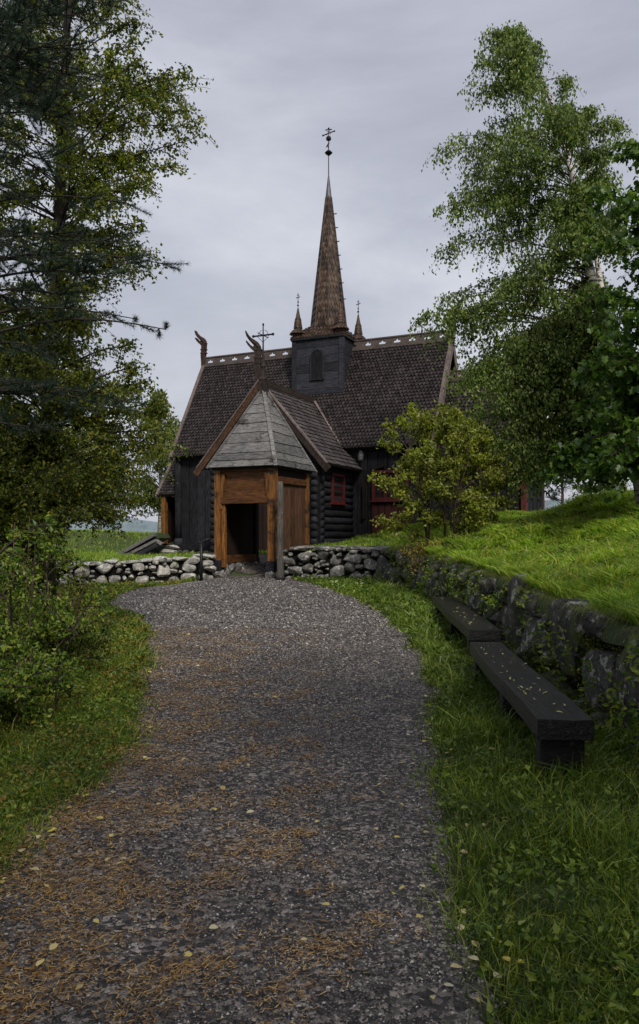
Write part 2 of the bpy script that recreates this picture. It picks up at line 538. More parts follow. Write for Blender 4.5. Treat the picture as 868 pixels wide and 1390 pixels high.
# path edges (X as a function of Y)
EY = np.array([-8, 2.9, 3.6, 4.6, 5.6, 7.1, 9.0, 11.5, 14, 16.5, 19, 21.0, 23.6])
EL = np.array([-1.6, -1.50, -1.50, -1.46, -1.45, -1.68, -2.05, -2.58, -3.6, -4.6, -5.1, -4.9, -3.1])
ER = np.array([.75, .62, .62, .70, .82, 1.05, 1.30, 1.30, 1.15, .75, .15, -.45, -1.2])


def edge_l(Y): return np.interp(Y, EY, EL) + 0.09 * vnoise(Y, Y * 0, .55, 1)
def edge_r(Y): return np.interp(Y, EY, ER) + 0.07 * vnoise(Y, Y * 0, .5, 5)


gx = axis([(-900, -100, 80), (-100, -20, 5), (-20, -7, .4), (-7, 5, .13), (5, 12, .3), (12, 30, 1), (30, 100, 6), (100, 900, 80)])
gy = axis([(-60, -6, 3), (-6, 2, .5), (2, 26, .13), (26, 40, .35), (40, 80, 2), (80, 300, 15), (300, 1500, 100)])
GX, GY = np.meshgrid(gx, gy)
GZ = ground_z(GX, GY)
GZ = GZ - .06 * ((GX > edge_l(GY) + .12) & (GX < edge_r(GY) - .12) & (GY < 23.4) & (GY > -7.8))
nxv, nyv = len(gx), len(gy)
idx = np.arange(nxv * nyv).reshape(nyv, nxv)
GF = np.stack([idx[:-1, :-1], idx[:-1, 1:], idx[1:, 1:], idx[1:, :-1]], -1).reshape(-1, 4)
o = link('ground', (np.stack([GX, GY, GZ], -1).reshape(-1, 3), [GF]), M['ground'], smooth=True)
o['kind'] = 'structure'; o['label'] = 'grassy ground round the path and the churchyard'

py = axis([(-8, 2, .5), (2, 23.6, .12)])
ts = np.linspace(0, 1, 26)
PX = edge_l(py)[:, None] * (1 - ts) + edge_r(py)[:, None] * ts
PY = np.repeat(py[:, None], len(ts), 1)
PZ = ground_z(PX, PY) + 0.012 + 0.012 * vnoise(PX, PY, .4, 3)
ii = np.arange(PX.size).reshape(PX.shape)
PF = np.stack([ii[:-1, :-1], ii[:-1, 1:], ii[1:, 1:], ii[1:, :-1]], -1).reshape(-1, 4)
o = link('path', (np.stack([PX, PY, PZ], -1).reshape(-1, 3), [PF]), M['path'], smooth=True)
o['kind'] = 'structure'; o['label'] = 'dark gravel path leading up to the gate'
# the path goes on through the gate and along behind the wall
def strip(name, pts, w, label):
    pts = np.array(pts, float)
    L = np.concatenate([[0], np.cumsum(np.hypot(*(pts[1:] - pts[:-1]).T))])
    s = np.arange(0, L[-1], .2)
    x = np.interp(s, L, pts[:, 0]); y = np.interp(s, L, pts[:, 1])
    tx = np.gradient(x); ty = np.gradient(y); q = np.hypot(tx, ty); tx /= q; ty /= q
    V = []
    tt = np.linspace(-.5, .5, 8)
    for k in range(len(s)):
        for t in tt:
            X = x[k] - ty[k] * t * w; Y = y[k] + tx[k] * t * w
            V.append((X, Y, float(ground_z(X, Y)) + 0.02))
    V = np.array(V)
    ii = np.arange(len(V)).reshape(len(s), len(tt))
    F_ = np.stack([ii[:-1, :-1], ii[:-1, 1:], ii[1:, 1:], ii[1:, :-1]], -1).reshape(-1, 4)
    o = link(name, (V, [F_]), M['path'], smooth=True)
    o['kind'] = 'structure'; o['label'] = label
strip('path', [(-2.1, 23.7), (-1.9, 24.8), (-2.6, 26.3), (-4.5, 27.5), (-7, 28.3), (-12, 28.5)], 1.5, 'gravel walk passing behind the low stone wall')

hx = np.linspace(-2500, 2500, 60)
hv, hf = [], []
for k, x in enumerate(hx):
    top = 95 + 40 * math.sin(x / 500) + 25 * math.sin(x / 170 + 1)
    hv += [(x, 3000, -40), (x, 3200, top), (x, 4200, top - 60), (x, 4300, -40)]
hv = np.array(hv, float)
fi = []
for k in range(len(hx) - 1):
    for j in range(3):
        fi.append((4 * k + j, 4 * k + 4 + j, 4 * k + 5 + j, 4 * k + 1 + j))
o = link('hills', (hv, [np.array(fi)]), M['hill'], smooth=True)
o['kind'] = 'structure'; o['label'] = 'low wooded hills on the far horizon'
#@@SECTION2
# ------------------------------------------------------------------ church
CHX, CHY, TH = -0.035, 33.45, -math.radians(24.83)
def shingles(BL, BR, TL, TR, nrm, ch=0.2, sw=0.17, pointed=True, lift=0.035, jit=0.012):
    BL, BR, TL, TR, nrm = [np.array(a, float) for a in (BL, BR, TL, TR, nrm)]
    nrm /= np.linalg.norm(nrm)
    H = (np.linalg.norm(TL - BL) + np.linalg.norm(TR - BR)) / 2
    rows = max(1, int(round(H / ch)))
    Vs, F5, F4 = [], [], []
    base = 0
    for r in range(rows):
        t0 = r / rows; t1 = (r + 1.35) / rows
        l0 = BL + (TL - BL) * t0; r0 = BR + (TR - BR) * t0
        t1c = min(t1, 1.0)
        wv = r0 - l0; wl = np.linalg.norm(wv)
        if wl < 0.03: continue
        n = max(1, int(round(wl / sw)))
        wu = wv / wl
        midb = (BL + BR) / 2; midt = (TL + TR) / 2
        up = midt - midb; upl = np.linalg.norm(up); up = up / upl
        step = wl / n
        offs = 0.5 if r % 2 else 0.0
        hh = (t1c - t0) * upl
        for k in range(-1 if offs else 0, n):
            a = (k + offs) * step; b_ = a + step
            a = max(a, 0); b_ = min(b_, wl)
            if b_ - a < 0.02: continue
            g = 0.006
            j = random.uniform(-jit, jit)
            A = l0 + wu * (a + g); B = l0 + wu * (b_ - g); C_ = l0 + wu * ((a + b_) / 2)
            lf = lift * random.uniform(.8, 1.25)
            dn = up * (j)
            if pointed:
                pt = ch * 0.62
                top = [A + up * hh, B + up * hh, B + up * pt + dn + nrm * lf, C_ + dn - up * 0.0 + nrm * (lf * 1.05), A + up * pt + dn + nrm * lf]
            else:
                top = [A + up * hh, B + up * hh, B + dn + nrm * lf, C_ + dn + nrm * lf, A + dn + nrm * lf]
            top[0] = top[0] + nrm * 0.004; top[1] = top[1] + nrm * 0.004
            bot = [top[2] - nrm * lf * .9, top[3] - nrm * lf * .9, top[4] - nrm * lf * .9]
            Vs += top + bot
            F5.append([base, base + 4, base + 3, base + 2, base + 1])
            F4.append([base + 2, base + 3, base + 6, base + 5])
            F4.append([base + 3, base + 4, base + 7, base + 6])
            base += 8
    return np.array(Vs), [np.array(F5), np.array(F4)]


def slab(BL, BR, TR, TL, nrm, th):
    nrm = np.array(nrm, float); nrm /= np.linalg.norm(nrm)
    P = [np.array(a, float) for a in (BL, BR, TR, TL)]
    V = [p - nrm * th for p in P] + P
    return np.array(V), BOXF


def planks_v(axis_, a0, a1, c, z0, z1f, w=0.3, th=0.05, out=1, gap=0.014):
    """vertical planks on plane axis_=c ; along other axis from a0..a1; z1f: top height function"""
    G = []
    n = max(1, int(round((a1 - a0) / w)))
    xs = np.linspace(a0, a1, n + 1)
    for k in range(n):
        if n > 2 and 0 < k:
            pass
        x0, x1 = xs[k] + gap, xs[k + 1] - gap
        d = random.uniform(0, 0.018)
        za, zb = z1f(x0), z1f(x1)
        o0, o1 = (c - th * .5, c + th * .5 + d) if out > 0 else (c - th * .5 - d, c + th * .5)
        if axis_ == 'v':
            V = np.array([[x0, o0, z0], [x1, o0, z0], [x1, o1, z0], [x0, o1, z0], [x0, o0, za], [x1, o0, zb], [x1, o1, zb], [x0, o1, za]])
        else:
            V = np.array([[o0, x0, z0], [o0, x1, z0], [o1, x1, z0], [o1, x0, z0], [o0, x0, za], [o0, x1, zb], [o1, x1, zb], [o1, x0, za]])
        G.append((V, BOXF))
    return merge(G)


church = Thing('stave_church', 'dark tarred wooden stave church with shingled roofs, dragon heads and a tall brown spire', 'church',
               (CHX, CHY, 0.6), TH, origin_zero=True)
NR, NE, NW = 9.40, 4.97, 2.55          # nave ridge z, eave z, roof half width
U0, U1 = -5.9, 5.9
slope = (NR - NE) / NW
def nave_top(v): return NR - abs(v) * slope - 0.12
# walls
wallS = [planks_v('v', -5.62, 5.62, -2.15, 1.12, lambda x: 5.6, .42, .06, -1)]
w_s = church.add('wall', wallS, M['tar_v'], label='south wall of broad dark vertical planks')
church.add('wall', [planks_v('v', -5.62, 5.62, 2.15, 1.0, lambda x: 5.6, .45, .06, 1)], M['tar_v'])
church.add('gable_wall', [planks_v('u', -2.1, 2.1, -5.68, 1.0, nave_top, .35, .06, -1)], M['tar_v'])
church.add('gable_wall', [planks_v('u', -2.1, 2.1, 5.68, 1.0, nave_top, .35, .06, 1)], M['tar_v'])
church.add('sill_beam', [box(-5.7, -2.36, .9, 5.7, -2.05, 1.14), box(-5.9, -2.2, .9, -5.6, 2.2, 1.12)], M['log'], bevel=.02)
church.add('eave_beam', [box(-5.75, -2.33, 4.86, 5.75, -2.17, 5.08)], M['tar_h'], bevel=.015)
for (u, v) in ((-5.74, -2.2), (5.74, -2.2), (-5.74, 2.2), (5.74, 2.2)):
    pc = church.add('corner_post', [lathe(u, v, [(.15, 1.35), (.16, 2.2), (.16, 4.0), (.15, 5.2)], 14)], M['tar_v'], smooth=True)
    church.add('post_base', [lathe(u, v, [(.16, .62), (.23, .66), (.25, .8), (.2, 1.0), (.17, 1.1), (.21, 1.2), (.22, 1.28), (.18, 1.36), (.15, 1.42)], 16)],
               M['tar_h'], parent=pc, smooth=True)

# stones: rock variants
def ico(sub):
    bm = bmesh.new(); bmesh.ops.create_icosphere(bm, subdivisions=sub, radius=1)
    V = np.array([v.co[:] for v in bm.verts]); F = np.array([[v.index for v in f.verts] for f in bm.faces]); bm.free()
    return V, F
def rocks_variants(sub, n, cuts=12, seed=3):
    r = np.random.default_rng(seed)
    V0, F0 = ico(sub)
    out = []
    for _ in range(n):
        p = V0 / (np.sum(np.abs(V0) ** 4, 1) ** .25)[:, None]
        for c in range(cuts):
            nn = r.normal(size=3); nn /= np.linalg.norm(nn)
            d = r.uniform(.66, .98)
            s = p @ nn
            p = p - np.maximum(s - d, 0)[:, None] * nn * .95
        if sub >= 3:
            p = p * (1 + .05 * np.array([mnoise.noise(Vector(q) * 3 + Vector((_, 0, 0))) for q in p])[:, None])
        p = p / np.abs(p).max(0)
        out.append(p)
    return out, F0
RV2, RF2 = rocks_variants(2, 18)
RV3, RF3 = rocks_variants(3, 14, 12, 5)


def rock(c, size, rot=0.0, tilt=0.0, hi=False):
    Vv = random.choice(RV3 if hi else RV2)
    V = Vv * np.array(size) / 2
    ca, sa = math.cos(tilt), math.sin(tilt)
    V = V @ np.array([[ca, 0, -sa], [0, 1, 0], [sa, 0, ca]]).T
    cr, sr = math.cos(rot), math.sin(rot)
    V = V @ np.array([[cr, -sr, 0], [sr, cr, 0], [0, 0, 1]]).T
    return V + np.array(c), [RF3 if hi else RF2]


fnd = []
for u in np.arange(-5.9, 5.8, .33):
    for zz in (.62, .82):
        fnd.append(rock((u + random.uniform(-.05, .05), -2.2 + random.uniform(-.06, .02), zz), (random.uniform(.3, .45), .4, random.uniform(.2, .28)), random.uniform(-.2, .2)))
for v in np.arange(-2.0, 2.2, .36):
    fnd.append(rock((-5.8, v, .75), (.4, .42, .36)))
    fnd.append(rock((-5.8, v, .45), (.4, .42, .36)))
church.add('foundation', fnd, M['stone_dark'])

# nave roof
def gable_roof(th, tag_mat, u0, u1, vr, ze, zr, hw, ch, sw, pointed=True, name='roof', vmat=None, slab_mat=None, vc=0.0):
    nS = np.array([0, -(zr - ze), hw]); nN = np.array([0, (zr - ze), hw])
    G = [slab((u0, vc - hw, ze), (u1, vc - hw, ze), (u1, vc, zr), (u0, vc, zr), nS, .09),
         slab((u1, vc + hw, ze), (u0, vc + hw, ze), (u0, vc, zr), (u1, vc, zr), nN, .09)]
    G.append(shingles((u0, vc - hw, ze), (u1, vc - hw, ze), (u0, vc, zr), (u1, vc, zr), nS, ch, sw, pointed, .055))
    G.append(shingles((u1, vc + hw, ze), (u0, vc + hw, ze), (u1, vc, zr), (u0, vc, zr), nN, ch, sw, pointed))
    return th.add(name, G, tag_mat)
nroof = gable_roof(church, M['shingle'], U0 + .08, U1 - .08, 0, NE, NR, NW, .165, .15)


def verge(p_low, p_top, w=.26, th=.07, up=(0, 0, 1)):
    return beam(p_low, p_top, th, w, up)


vb = []
for u in (U0 + .02, U1 - .02):
    for sgn in (-1, 1):
        vb.append(beam((u, sgn * (NW + .06), NE - .05), (u, 0, NR + .06), .16, .11))
        vb.append(beam((u + (.08 if u > 0 else -.08) * .6, sgn * (NW + .03), NE - .2), (u + (.05 if u > 0 else -.05), 0, NR - .13), .05, .26))
for k in range(0, len(vb), 2):
    church.add('verge_board', vb[k:k + 2], M['verge'], parent=nroof, bevel=.01)


def trefoil(cx, s=1.0):
    pts = [(-.16, .0), (.16, .0)]
    for (x, y, r, a0, a1) in ((.11, .045, .05, -60, 110), (0, .10, .055, -10, 190), (-.11, .045, .05, 70, 240)):
        for a in np.linspace(math.radians(a0), math.radians(a1), 6):
            pts.append((x + r * math.cos(a), y + r * math.sin(a)))
    return [(cx + x * s, .14 + y * s) for x, y in pts]


def cresting(L, step=.62, h=.38):
    holes = []
    n = int(L / step)
    for k in range(n):
        holes.append(trefoil((k + .5) * L / n, .95))
    return [(0, 0), (L, 0), (L, h), (0, h)], holes
ol, hl = cresting(U1 - U0 - .1)
crest = [plate(ol, (U0 + .05, 0, NR - .02), (1, 0, 0), (0, 0, 1), .06, hl),
         box(U0 + .05, -.1, NR - .06, U1 - .05, .1, NR + .075), box(U0 + .05, -.06, NR + .345, U1 - .05, .06, NR + .40)]
church.add('ridge_cresting', crest, M['ridge'], parent=nroof)


# dragon heads (outline: x forward, y up)
DRG = [(-.12, -.45), (-.13, .0), (-.10, .35), (-.13, .62), (-.15, .85), (-.12, 1.02), (-.02, 1.14), (.12, 1.22), (.28, 1.30), (.42, 1.42), (.52, 1.55), (.56, 1.53),
       (.50, 1.36), (.38, 1.22), (.26, 1.12), (.17, 1.05), (.20, 1.00), (.30, 1.05), (.42, 1.16), (.50, 1.22), (.53, 1.18), (.44, 1.06), (.32, .95), (.20, .87),
       (.12, .80), (.13, .60), (.16, .35), (.13, .0), (.12, -.45)]
def dragon(org, dirv, s=1.0, th=.17, name='dragon_head', mat=None, parent=None, nx=.85):
    pts = [(x * s * nx, y * s) for x, y in DRG]
    g = plate(pts, org, dirv, (0, 0, 1), th)
    d = np.array(dirv, float); d /= np.linalg.norm(d)
    n = np.cross(d, (0, 0, 1))
    o_ = np.array(org, float)
    extra = []
    for yy in (.45, .62, .9):
        c = o_ + d * (.0) + np.array([0, 0, yy * s])
        extra.append(beam(c - np.array([0, 0, .03]), c + np.array([0, 0, .03]), th * 1.2, .34 * s * nx, d))
    for sg in (-1, 1):   # brow and jaw ridges
        extra.append(tube([o_ + d * x * s * nx + np.array([0, 0, y * s]) + n * sg * th * .5 for x, y in ((-.06, .95), (.08, 1.1), (.25, 1.19), (.38, 1.33), (.48, 1.46))], [.04, .05, .035, .03, .015], 6))
        extra.append(rock(o_ + d * .03 + np.array([0, 0, 1.05 * s]) + n * sg * th * .5, (.09, .09, .09)))
    return church.add(name, [g] + extra, mat, parent=parent, bevel=.02)
dragon((U0 + .02, 0, NR + .15), (-1, 0, 0), 1.0, .16, mat=M['carve_brown'])
dragon((U1 - .02, 0, NR + .15), (1, 0, 0), .92, .2, mat=M['carve_brown'])

# ---- tower
TU, TV, TA = .47, 0, 1.08
tz0, tz1 = 7.3, 9.75
tg = []
def clap(u0, v0, u1, v1, z0, z1, n, th=.05, outv=(0, -1)):
    """horizontal boards on a vertical face"""
    G = []
    hs = np.linspace(z0, z1, n + 1)
    for k in range(n):
        d = random.uniform(0, .02)
        p = np.array([(u0 + u1) / 2 + outv[0] * (th / 2 + d), (v0 + v1) / 2 + outv[1] * (th / 2 + d)])
        a = (u0 + outv[0] * (th / 2 + d), v0 + outv[1] * (th / 2 + d), (hs[k] + hs[k + 1]) / 2)
        b_ = (u1 + outv[0] * (th / 2 + d), v1 + outv[1] * (th / 2 + d), (hs[k] + hs[k + 1]) / 2)
        G.append(beam(a, b_, th, hs[k + 1] - hs[k] - .012))
    return merge(G)
a0, a1 = TU - TA, TU + TA
tg += [box(a0 + .03, -TA + .03, tz0, a1 - .03, TA - .03, tz1)]
tg += [clap(a0, -TA, a1, -TA, tz0, tz1, 7, outv=(0, -1)), clap(a1, -TA, a1, TA, tz0, tz1, 7, outv=(1, 0)),
       clap(a0, TA, a1, TA, tz0, tz1, 7, outv=(0, 1)), clap(a0, -TA, a0, TA, tz0, tz1, 7, outv=(-1, 0))]
tower = church.add('tower', tg, M['tar_h'])
tc = []
for su in (-1, 1):
    for sv in (-1, 1):
        u, v = TU + su * TA, sv * TA
        tc.append(box(u - .1, v - .1, tz0, u + .1, v + .1, tz1 + .02))
tc += [box(a0 - .1, -TA - .12, 7.42, a1 + .1, -TA - .02, 7.6), box(a0 - .13, -TA - .15, tz1 - .02, a1 + .13, -TA + .05, tz1 + .1), box(a0 - .13, TA - .05, tz1 - .02, a1 + .13, TA + .15, tz1 + .1),
       box(a0 - .15, -TA, tz1 - .01, a0 + .05, TA, tz1 + .09), box(a1 - .05, -TA, tz1 - .01, a1 + .15, TA, tz1 + .09)]
church.add('corner_boards', tc, M['tar_h'], parent=tower, bevel=.012)
def arch(w, h, n=10):
    r = w / 2
    return [(-r, 0), (r, 0)] + [(r * math.cos(a), h - r + r * math.sin(a)) for a in np.linspace(0, PI, n)]
def band(w, h, b_):
    return plate(arch(w + 2 * b_, h + b_), (0, 0, 0), (1, 0, 0), (0, 0, 1), .05, [[(x, y + .002) for x, y in arch(w, h)]])
sh = church.add('sound_hatch', [plate(arch(.5, 1.2), (TU, -TA - .085, 8.05), (1, 0, 0), (0, 0, 1), .06)], M['tar_v'], parent=tower)
gfr = plate(arch(.64, 1.28), (TU, -TA - .085, 8.02), (1, 0, 0), (0, 0, 1), .09, [[(x, y + .03) for x, y in arch(.5, 1.2)]])
church.add('hatch_frame', [gfr], M['tar_h'], parent=tower)

# skirt roof + spire
sk = []
R0, zr0, zr1, rs = TA + .16, tz1 + .08, 10.42, .84
corn = [(-1, -1), (1, -1), (1, 1), (-1, 1)]
for k in range(4):
    c0, c1 = corn[k], corn[(k + 1) % 4]
    BLp = (TU + c0[0] * R0, c0[1] * R0, zr0); BRp = (TU + c1[0] * R0, c1[1] * R0, zr0)
    TLp = (TU + c0[0] * rs * .72, c0[1] * rs * .72, zr1); TRp = (TU + c1[0] * rs * .72, c1[1] * rs * .72, zr1)
    mid = np.array([(c0[0] + c1[0]) / 2, (c0[1] + c1[1]) / 2, 0])
    nn = mid * (zr1 - zr0) + np.array([0, 0, R0 - rs])
    sk += [slab(BLp, BRp, TRp, TLp, nn, .05), shingles(BLp, BRp, TLp, TRp, nn, .16, .15)]
sk.append(box(TU - R0 + .02, -R0 + .02, zr0 - .06, TU + R0 - .02, R0 - .02, zr0))
church.add('tower_skirt_roof', sk, M['shingle_warm'])
sp = []
zs = [(10.36, .76), (11.2, .67), (16.1, .12)]
for k in range(8):
    A0, A1 = PI / 8 + k * PI / 4, PI / 8 + (k + 1) * PI / 4
    nn = np.array([math.cos((A0 + A1) / 2), math.sin((A0 + A1) / 2), .14])
    for (z0, r0), (z1, r1) in zip(zs[:-1], zs[1:]):
        q = [(TU + r * math.cos(a), r * math.sin(a), z) for r, z, a in ((r0, z0, A0), (r0, z0, A1), (r1, z1, A1), (r1, z1, A0))]
        sp.append(slab(q[0], q[1], q[2], q[3], nn, .03))
        sp.append(shingles(q[0], q[1], q[3], q[2], nn, .26, .13, True, .03))
spire = church.add('spire', sp, M['shingle_warm'])
hb = []
for k in range(8):
    A0 = PI / 8 + k * PI / 4
    hb.append(tube([(TU + r * math.cos(A0), r * math.sin(A0), z) for z, r in [(10.34, .79), (11.2, .695), (16.1, .13)]], [.028, .026, .018], 5))
church.add('spire_ribs', hb, M['ridge'], parent=spire)
church.add('spire_cap', [lathe(TU, 0, [(.16, 15.95), (.135, 16.1), (.05, 16.85), (.025, 17.05)], 10)], M['lead'], parent=spire, smooth=True)
for z, r_ in ((11.6, .66), (12.3, .55), (12.9, .49), (13.5, .42), (14.1, .36), (14.7, .29), (15.3, .23)):
    church.add('climbing_iron', [beam((TU + r_ + .0, -.05, z), (TU + r_ + .17, -.05, z), .035, .03)], M['iron'], parent=spire)
fn = [tube([(TU, 0, 17.0), (TU, 0, 19.0)], [.022, .016], 6), lathe(TU, 0, [(.01, 17.86), (.1, 17.93), (.17, 18.0), (.1, 18.07), (.02, 18.14)], 12),
      lathe(TU, 0, [(.01, 18.5), (.1, 18.55), (.12, 18.62), (.08, 18.7), (.01, 18.74)], 12)]
fn += [beam((TU - .27, 0, 18.80), (TU + .27, 0, 18.88), .03, .035), rock((TU - .27, 0, 18.80), (.08, .04, .08)), rock((TU + .27, 0, 18.88), (.08, .04, .08)),
       beam((TU - .16, 0, 19.02), (TU + .16, 0, 18.98), .02, .03), rock((TU, 0, 19.05), (.09, .04, .09)),
       plate([(0, 0), (-.14, -.2), (-.05, -.16), (-.02, -.28), (.02, -.1), (.04, 0)], (TU, 0, 18.45), (1, 0, 0), (0, 0, 1), .02),
       beam((TU - .1, 0, 18.98), (TU + .1, 0, 18.78), .02, .02), beam((TU - .1, 0, 18.78), (TU + .1, 0, 18.98), .02, .02)]
church.add('weathervane', fn, M['iron'], parent=spire)
for su, sv in corn:
    u, v = TU + su * (TA - .10), sv * (TA - .10)
    zb = 9.82
    tb = church.add('turret', [lathe(u, v, [(.19, zb - .12), (.21, zb + .1), (.26, zb + .2), (.27, zb + .26)], 8)], M['carve_brown'])
    rg = [lathe(u, v, [(.36, zb + .24), (.2, zb + .4), (.165, zb + .46), (.13, zb + .85), (.03, zb + 1.35)], 8)]
    for k in range(8):
        A0, A1 = k * PI / 4, (k + 1) * PI / 4
        for (z0, r0), (z1, r1) in (((zb + .22, .38), (zb + .42, .2)), ((zb + .45, .19), (zb + .92, .12))):
            q = [(u + r * math.cos(a), v + r * math.sin(a), z) for r, z, a in ((r0, z0, A0), (r0, z0, A1), (r1, z1, A1), (r1, z1, A0))]
            rg.append(shingles(q[0], q[1], q[3], q[2], (math.cos((A0 + A1) / 2), math.sin((A0 + A1) / 2), .3), .12, .12, True, .018, .004))
    church.add('turret_roof', rg, M['shingle_warm'], parent=tb)
    church.add('finial', [tube([(u, v, zb + 1.25), (u, v, zb + 2.0)], .014, 5), rock((u, v, zb + 1.48), (.1, .1, .07)), rock((u, v, zb + 1.62), (.07, .07, .06)),
                          beam((u - .1, v, zb + 1.8), (u + .1, v, zb + 1.83), .02, .03), beam((u - .06, v, zb + 1.92), (u + .06, v, zb + 1.9), .02, .02)], M['iron'], parent=tb)

# ---- log porch (south)
PU, PVF, PH = .30, -5.74, 2.6
PZR, PZE = 7.10, 4.10
pr = []
nL = np.array([-(PZR - PZE), 0, PH]); nR_ = np.array([(PZR - PZE), 0, PH])
pr += [slab((PU - PH, -1.2, PZE), (PU - PH, PVF, PZE), (PU, PVF, PZR), (PU, -1.2, PZR), nL, .08),
       slab((PU + PH, PVF, PZE), (PU + PH, -1.2, PZE), (PU, -1.2, PZR), (PU, PVF, PZR), nR_, .08),
       shingles((PU - PH, -1.2, PZE), (PU - PH, PVF, PZE), (PU, -1.2, PZR), (PU, PVF, PZR), nL, .22, .17, False, .045),
       shingles((PU + PH, PVF, PZE), (PU + PH, -1.2, PZE), (PU, PVF, PZR), (PU, -1.2, PZR), nR_, .22, .17, False, .045)]
proof = church.add('porch_roof', pr, M['shingle_grey'], label='grey shingled roof of the log porch')
church.add('ridge_beam', [beam((PU, PVF - .05, PZR + .08), (PU, -1.2, PZR + .08), .2, .18), beam((PU - .1, PVF, PZR - .02), (PU - .1, -1.2, PZR - .02), .1, .14),
                          beam((PU + .1, PVF, PZR - .02), (PU + .1, -1.2, PZR - .02), .1, .14)], M['carve'], parent=proof, bevel=.02)
bb = []
for sg in (-1, 1):
    church.add('bargeboard', beam((PU + sg * (PH + .16), PVF - .04, PZE - .26), (PU, PVF - .04, PZR - .06), .05, .27), M['brownb' if sg < 0 else 'carve'], parent=proof, bevel=.012)
bb = []
for sg in (-1, 1):
    bb.append(beam((PU + sg * (PH + .1), PVF - .02, PZE - .02), (PU, PVF - .02, PZR + .1), .14, .07))
church.add('verge_strip', bb, M['verge'], parent=proof, bevel=.012)
# flashing strip in the valley between porch roof and nave roof
church.add('valley_board', [beam((PU + .15, -1.40, PZR + .0), (PU + 1.86, -2.52, 5.03), .09, .05, (.6, -.6, .5))], M['verge'], parent=proof)
dragon((PU - .10, PVF + .05, PZR + .25), (-.95, -.31, 0), 1.08, .14, mat=M['carve'], parent=proof, nx=.78)
# log walls
lg = []
PW = 2.1
zz = 1.05
k = 0
def log(p, q, r):
    p = np.array(p, float); q = np.array(q, float)
    n = 7
    t = np.linspace(0, 1, n)[:, None]
    pts = p + (q - p) * t + rng.normal(0, .008, (n, 3))
    V, Fs = tube(pts, r * rng.uniform(.95, 1.05, n), 10)
    return V, Fs
while zz < 4.1:
    r = .145
    lg.append(log((PU + PW, PVF + .15, zz), (PU + PW, -2.2, zz), r))
    lg.append(log((PU - PW, PVF + .15, zz), (PU - PW, -2.2, zz), r))
    lg.append(log((PU - PW + .05, PVF + .42, zz + .13), (PU - .55, PVF + .42, zz + .13), r))
    lg.append(log((PU + .55, PVF + .42, zz + .13), (PU + PW + .25, PVF + .42, zz + .13), r))
    zz += .262
lw = church.add('porch_wall', lg, M['log'], smooth=True, label='porch wall of stacked dark round logs')
church.add('porch_gable', [planks_v('v', PU - 2.3, PU + 2.3, PVF + .25, 3.9, lambda x: PZR - .15 - abs(x - PU) * (PZR - PZE) / PH, .3, .05, -1)], M['tar_v'])
church.add('corner_boards', [box(PU + PW - .12, PVF + .18, 1.0, PU + PW + .2, PVF + .24, 4.0), box(PU + PW + .14, PVF + .2, 1.0, PU + PW + .2, PVF + .55, 4.0)], M['tar_v'], parent=lw, bevel=.01)
church.add('porch_foundation', [rock((PU + PW, v, .85), (.5, .5, .42)) for v in np.arange(PVF + .3, -2.2, .42)] +
           [rock((u, PVF + .42, .82), (.5, .5, .4)) for u in np.arange(PU - PW, PU + PW, .42)], M['stone_dark'])
pd = church.add('porch_door', [planks_v('v', PU - .55, PU + .55, PVF + .46, 1.0, lambda x: 3.0, .22, .05, -1)], M['inner'])
# windows
def window(u, v, z0, z1, w, face, rows, cols, casements=1, arch_r=False, mat='redp', name='window'):
    """face: 'S' (plane v) or 'E' (plane u)"""
    def P(a, dep, z):
        return (u + a, v - dep, z) if face == 'S' else (u + dep, v + a, z)
    def bx(a0, a1, d0, d1, zz0, zz1):
        p, q = P(a0, d0, zz0), P(a1, d1, zz1)
        return box(min(p[0], q[0]), min(p[1], q[1]), min(p[2], q[2]), max(p[0], q[0]), max(p[1], q[1]), max(p[2], q[2]))
    f = [bx(-w / 2 - .11, -w / 2, 0, .13, z0 - .1, z1 + .1), bx(w / 2, w / 2 + .11, 0, .13, z0 - .1, z1 + .1),
         bx(-w / 2, w / 2, 0, .128, z0 - .1, z0), bx(-w / 2, w / 2, 0, .128, z1, z1 + .1), bx(-w / 2 - .16, w / 2 + .16, 0, .17, z0 - .17, z0 - .102)]
    wo = church.add(name, f, M[mat], bevel=.008)
    church.add('pane', [bx(-w / 2, w / 2, .01, .03, z0, z1)], M['glass'], parent=wo)
    g = []
    for c in range(1, casements):
        a = -w / 2 + w * c / casements
        g.append(bx(a - .045, a + .045, .03, .11, z0, z1))
    for c in range(casements):
        s0 = -w / 2 + w * c / casements; s1 = -w / 2 + w * (c + 1) / casements
        for k in range(1, cols):
            a = s0 + (s1 - s0) * k / cols
            g.append(bx(a - .013, a + .013, .03, .062, z0, z1))
        for k in range(1, rows):
            z = z0 + (z1 - z0) * k / rows
            g.append(bx(s0, s1, .03, .06, z - .013, z + .013))
    church.add('glazing_bars', g, M[mat], parent=wo)
    return wo
window(PU + PW + .06, -3.75, 2.86, 3.75, .95, 'E', 4, 4, 1)
window(4.08, -2.2, 3.0, 3.95, 1.25, 'S', 4, 2, 3)
church.add('panel', [planks_v('v', 3.3, 4.95, -2.2, 1.2, lambda x: 2.75, .28, .06, -1)], M['redwood'], label='dark red boarding below the wide window')
# curved bracket
brk = [beam((3.0, -2.28, 2.2), (3.0, -2.28, 3.6), .12, .1, (1, 0, 0))]
cur = [(3.0 + .85 * (1 - math.cos(a)), -2.28, 3.3 + .9 * math.sin(a)) for a in np.linspace(0, PI / 2, 9)]
brk.append(tube(cur, .06, 6))
church.add('bracket', brk, M['inner'])

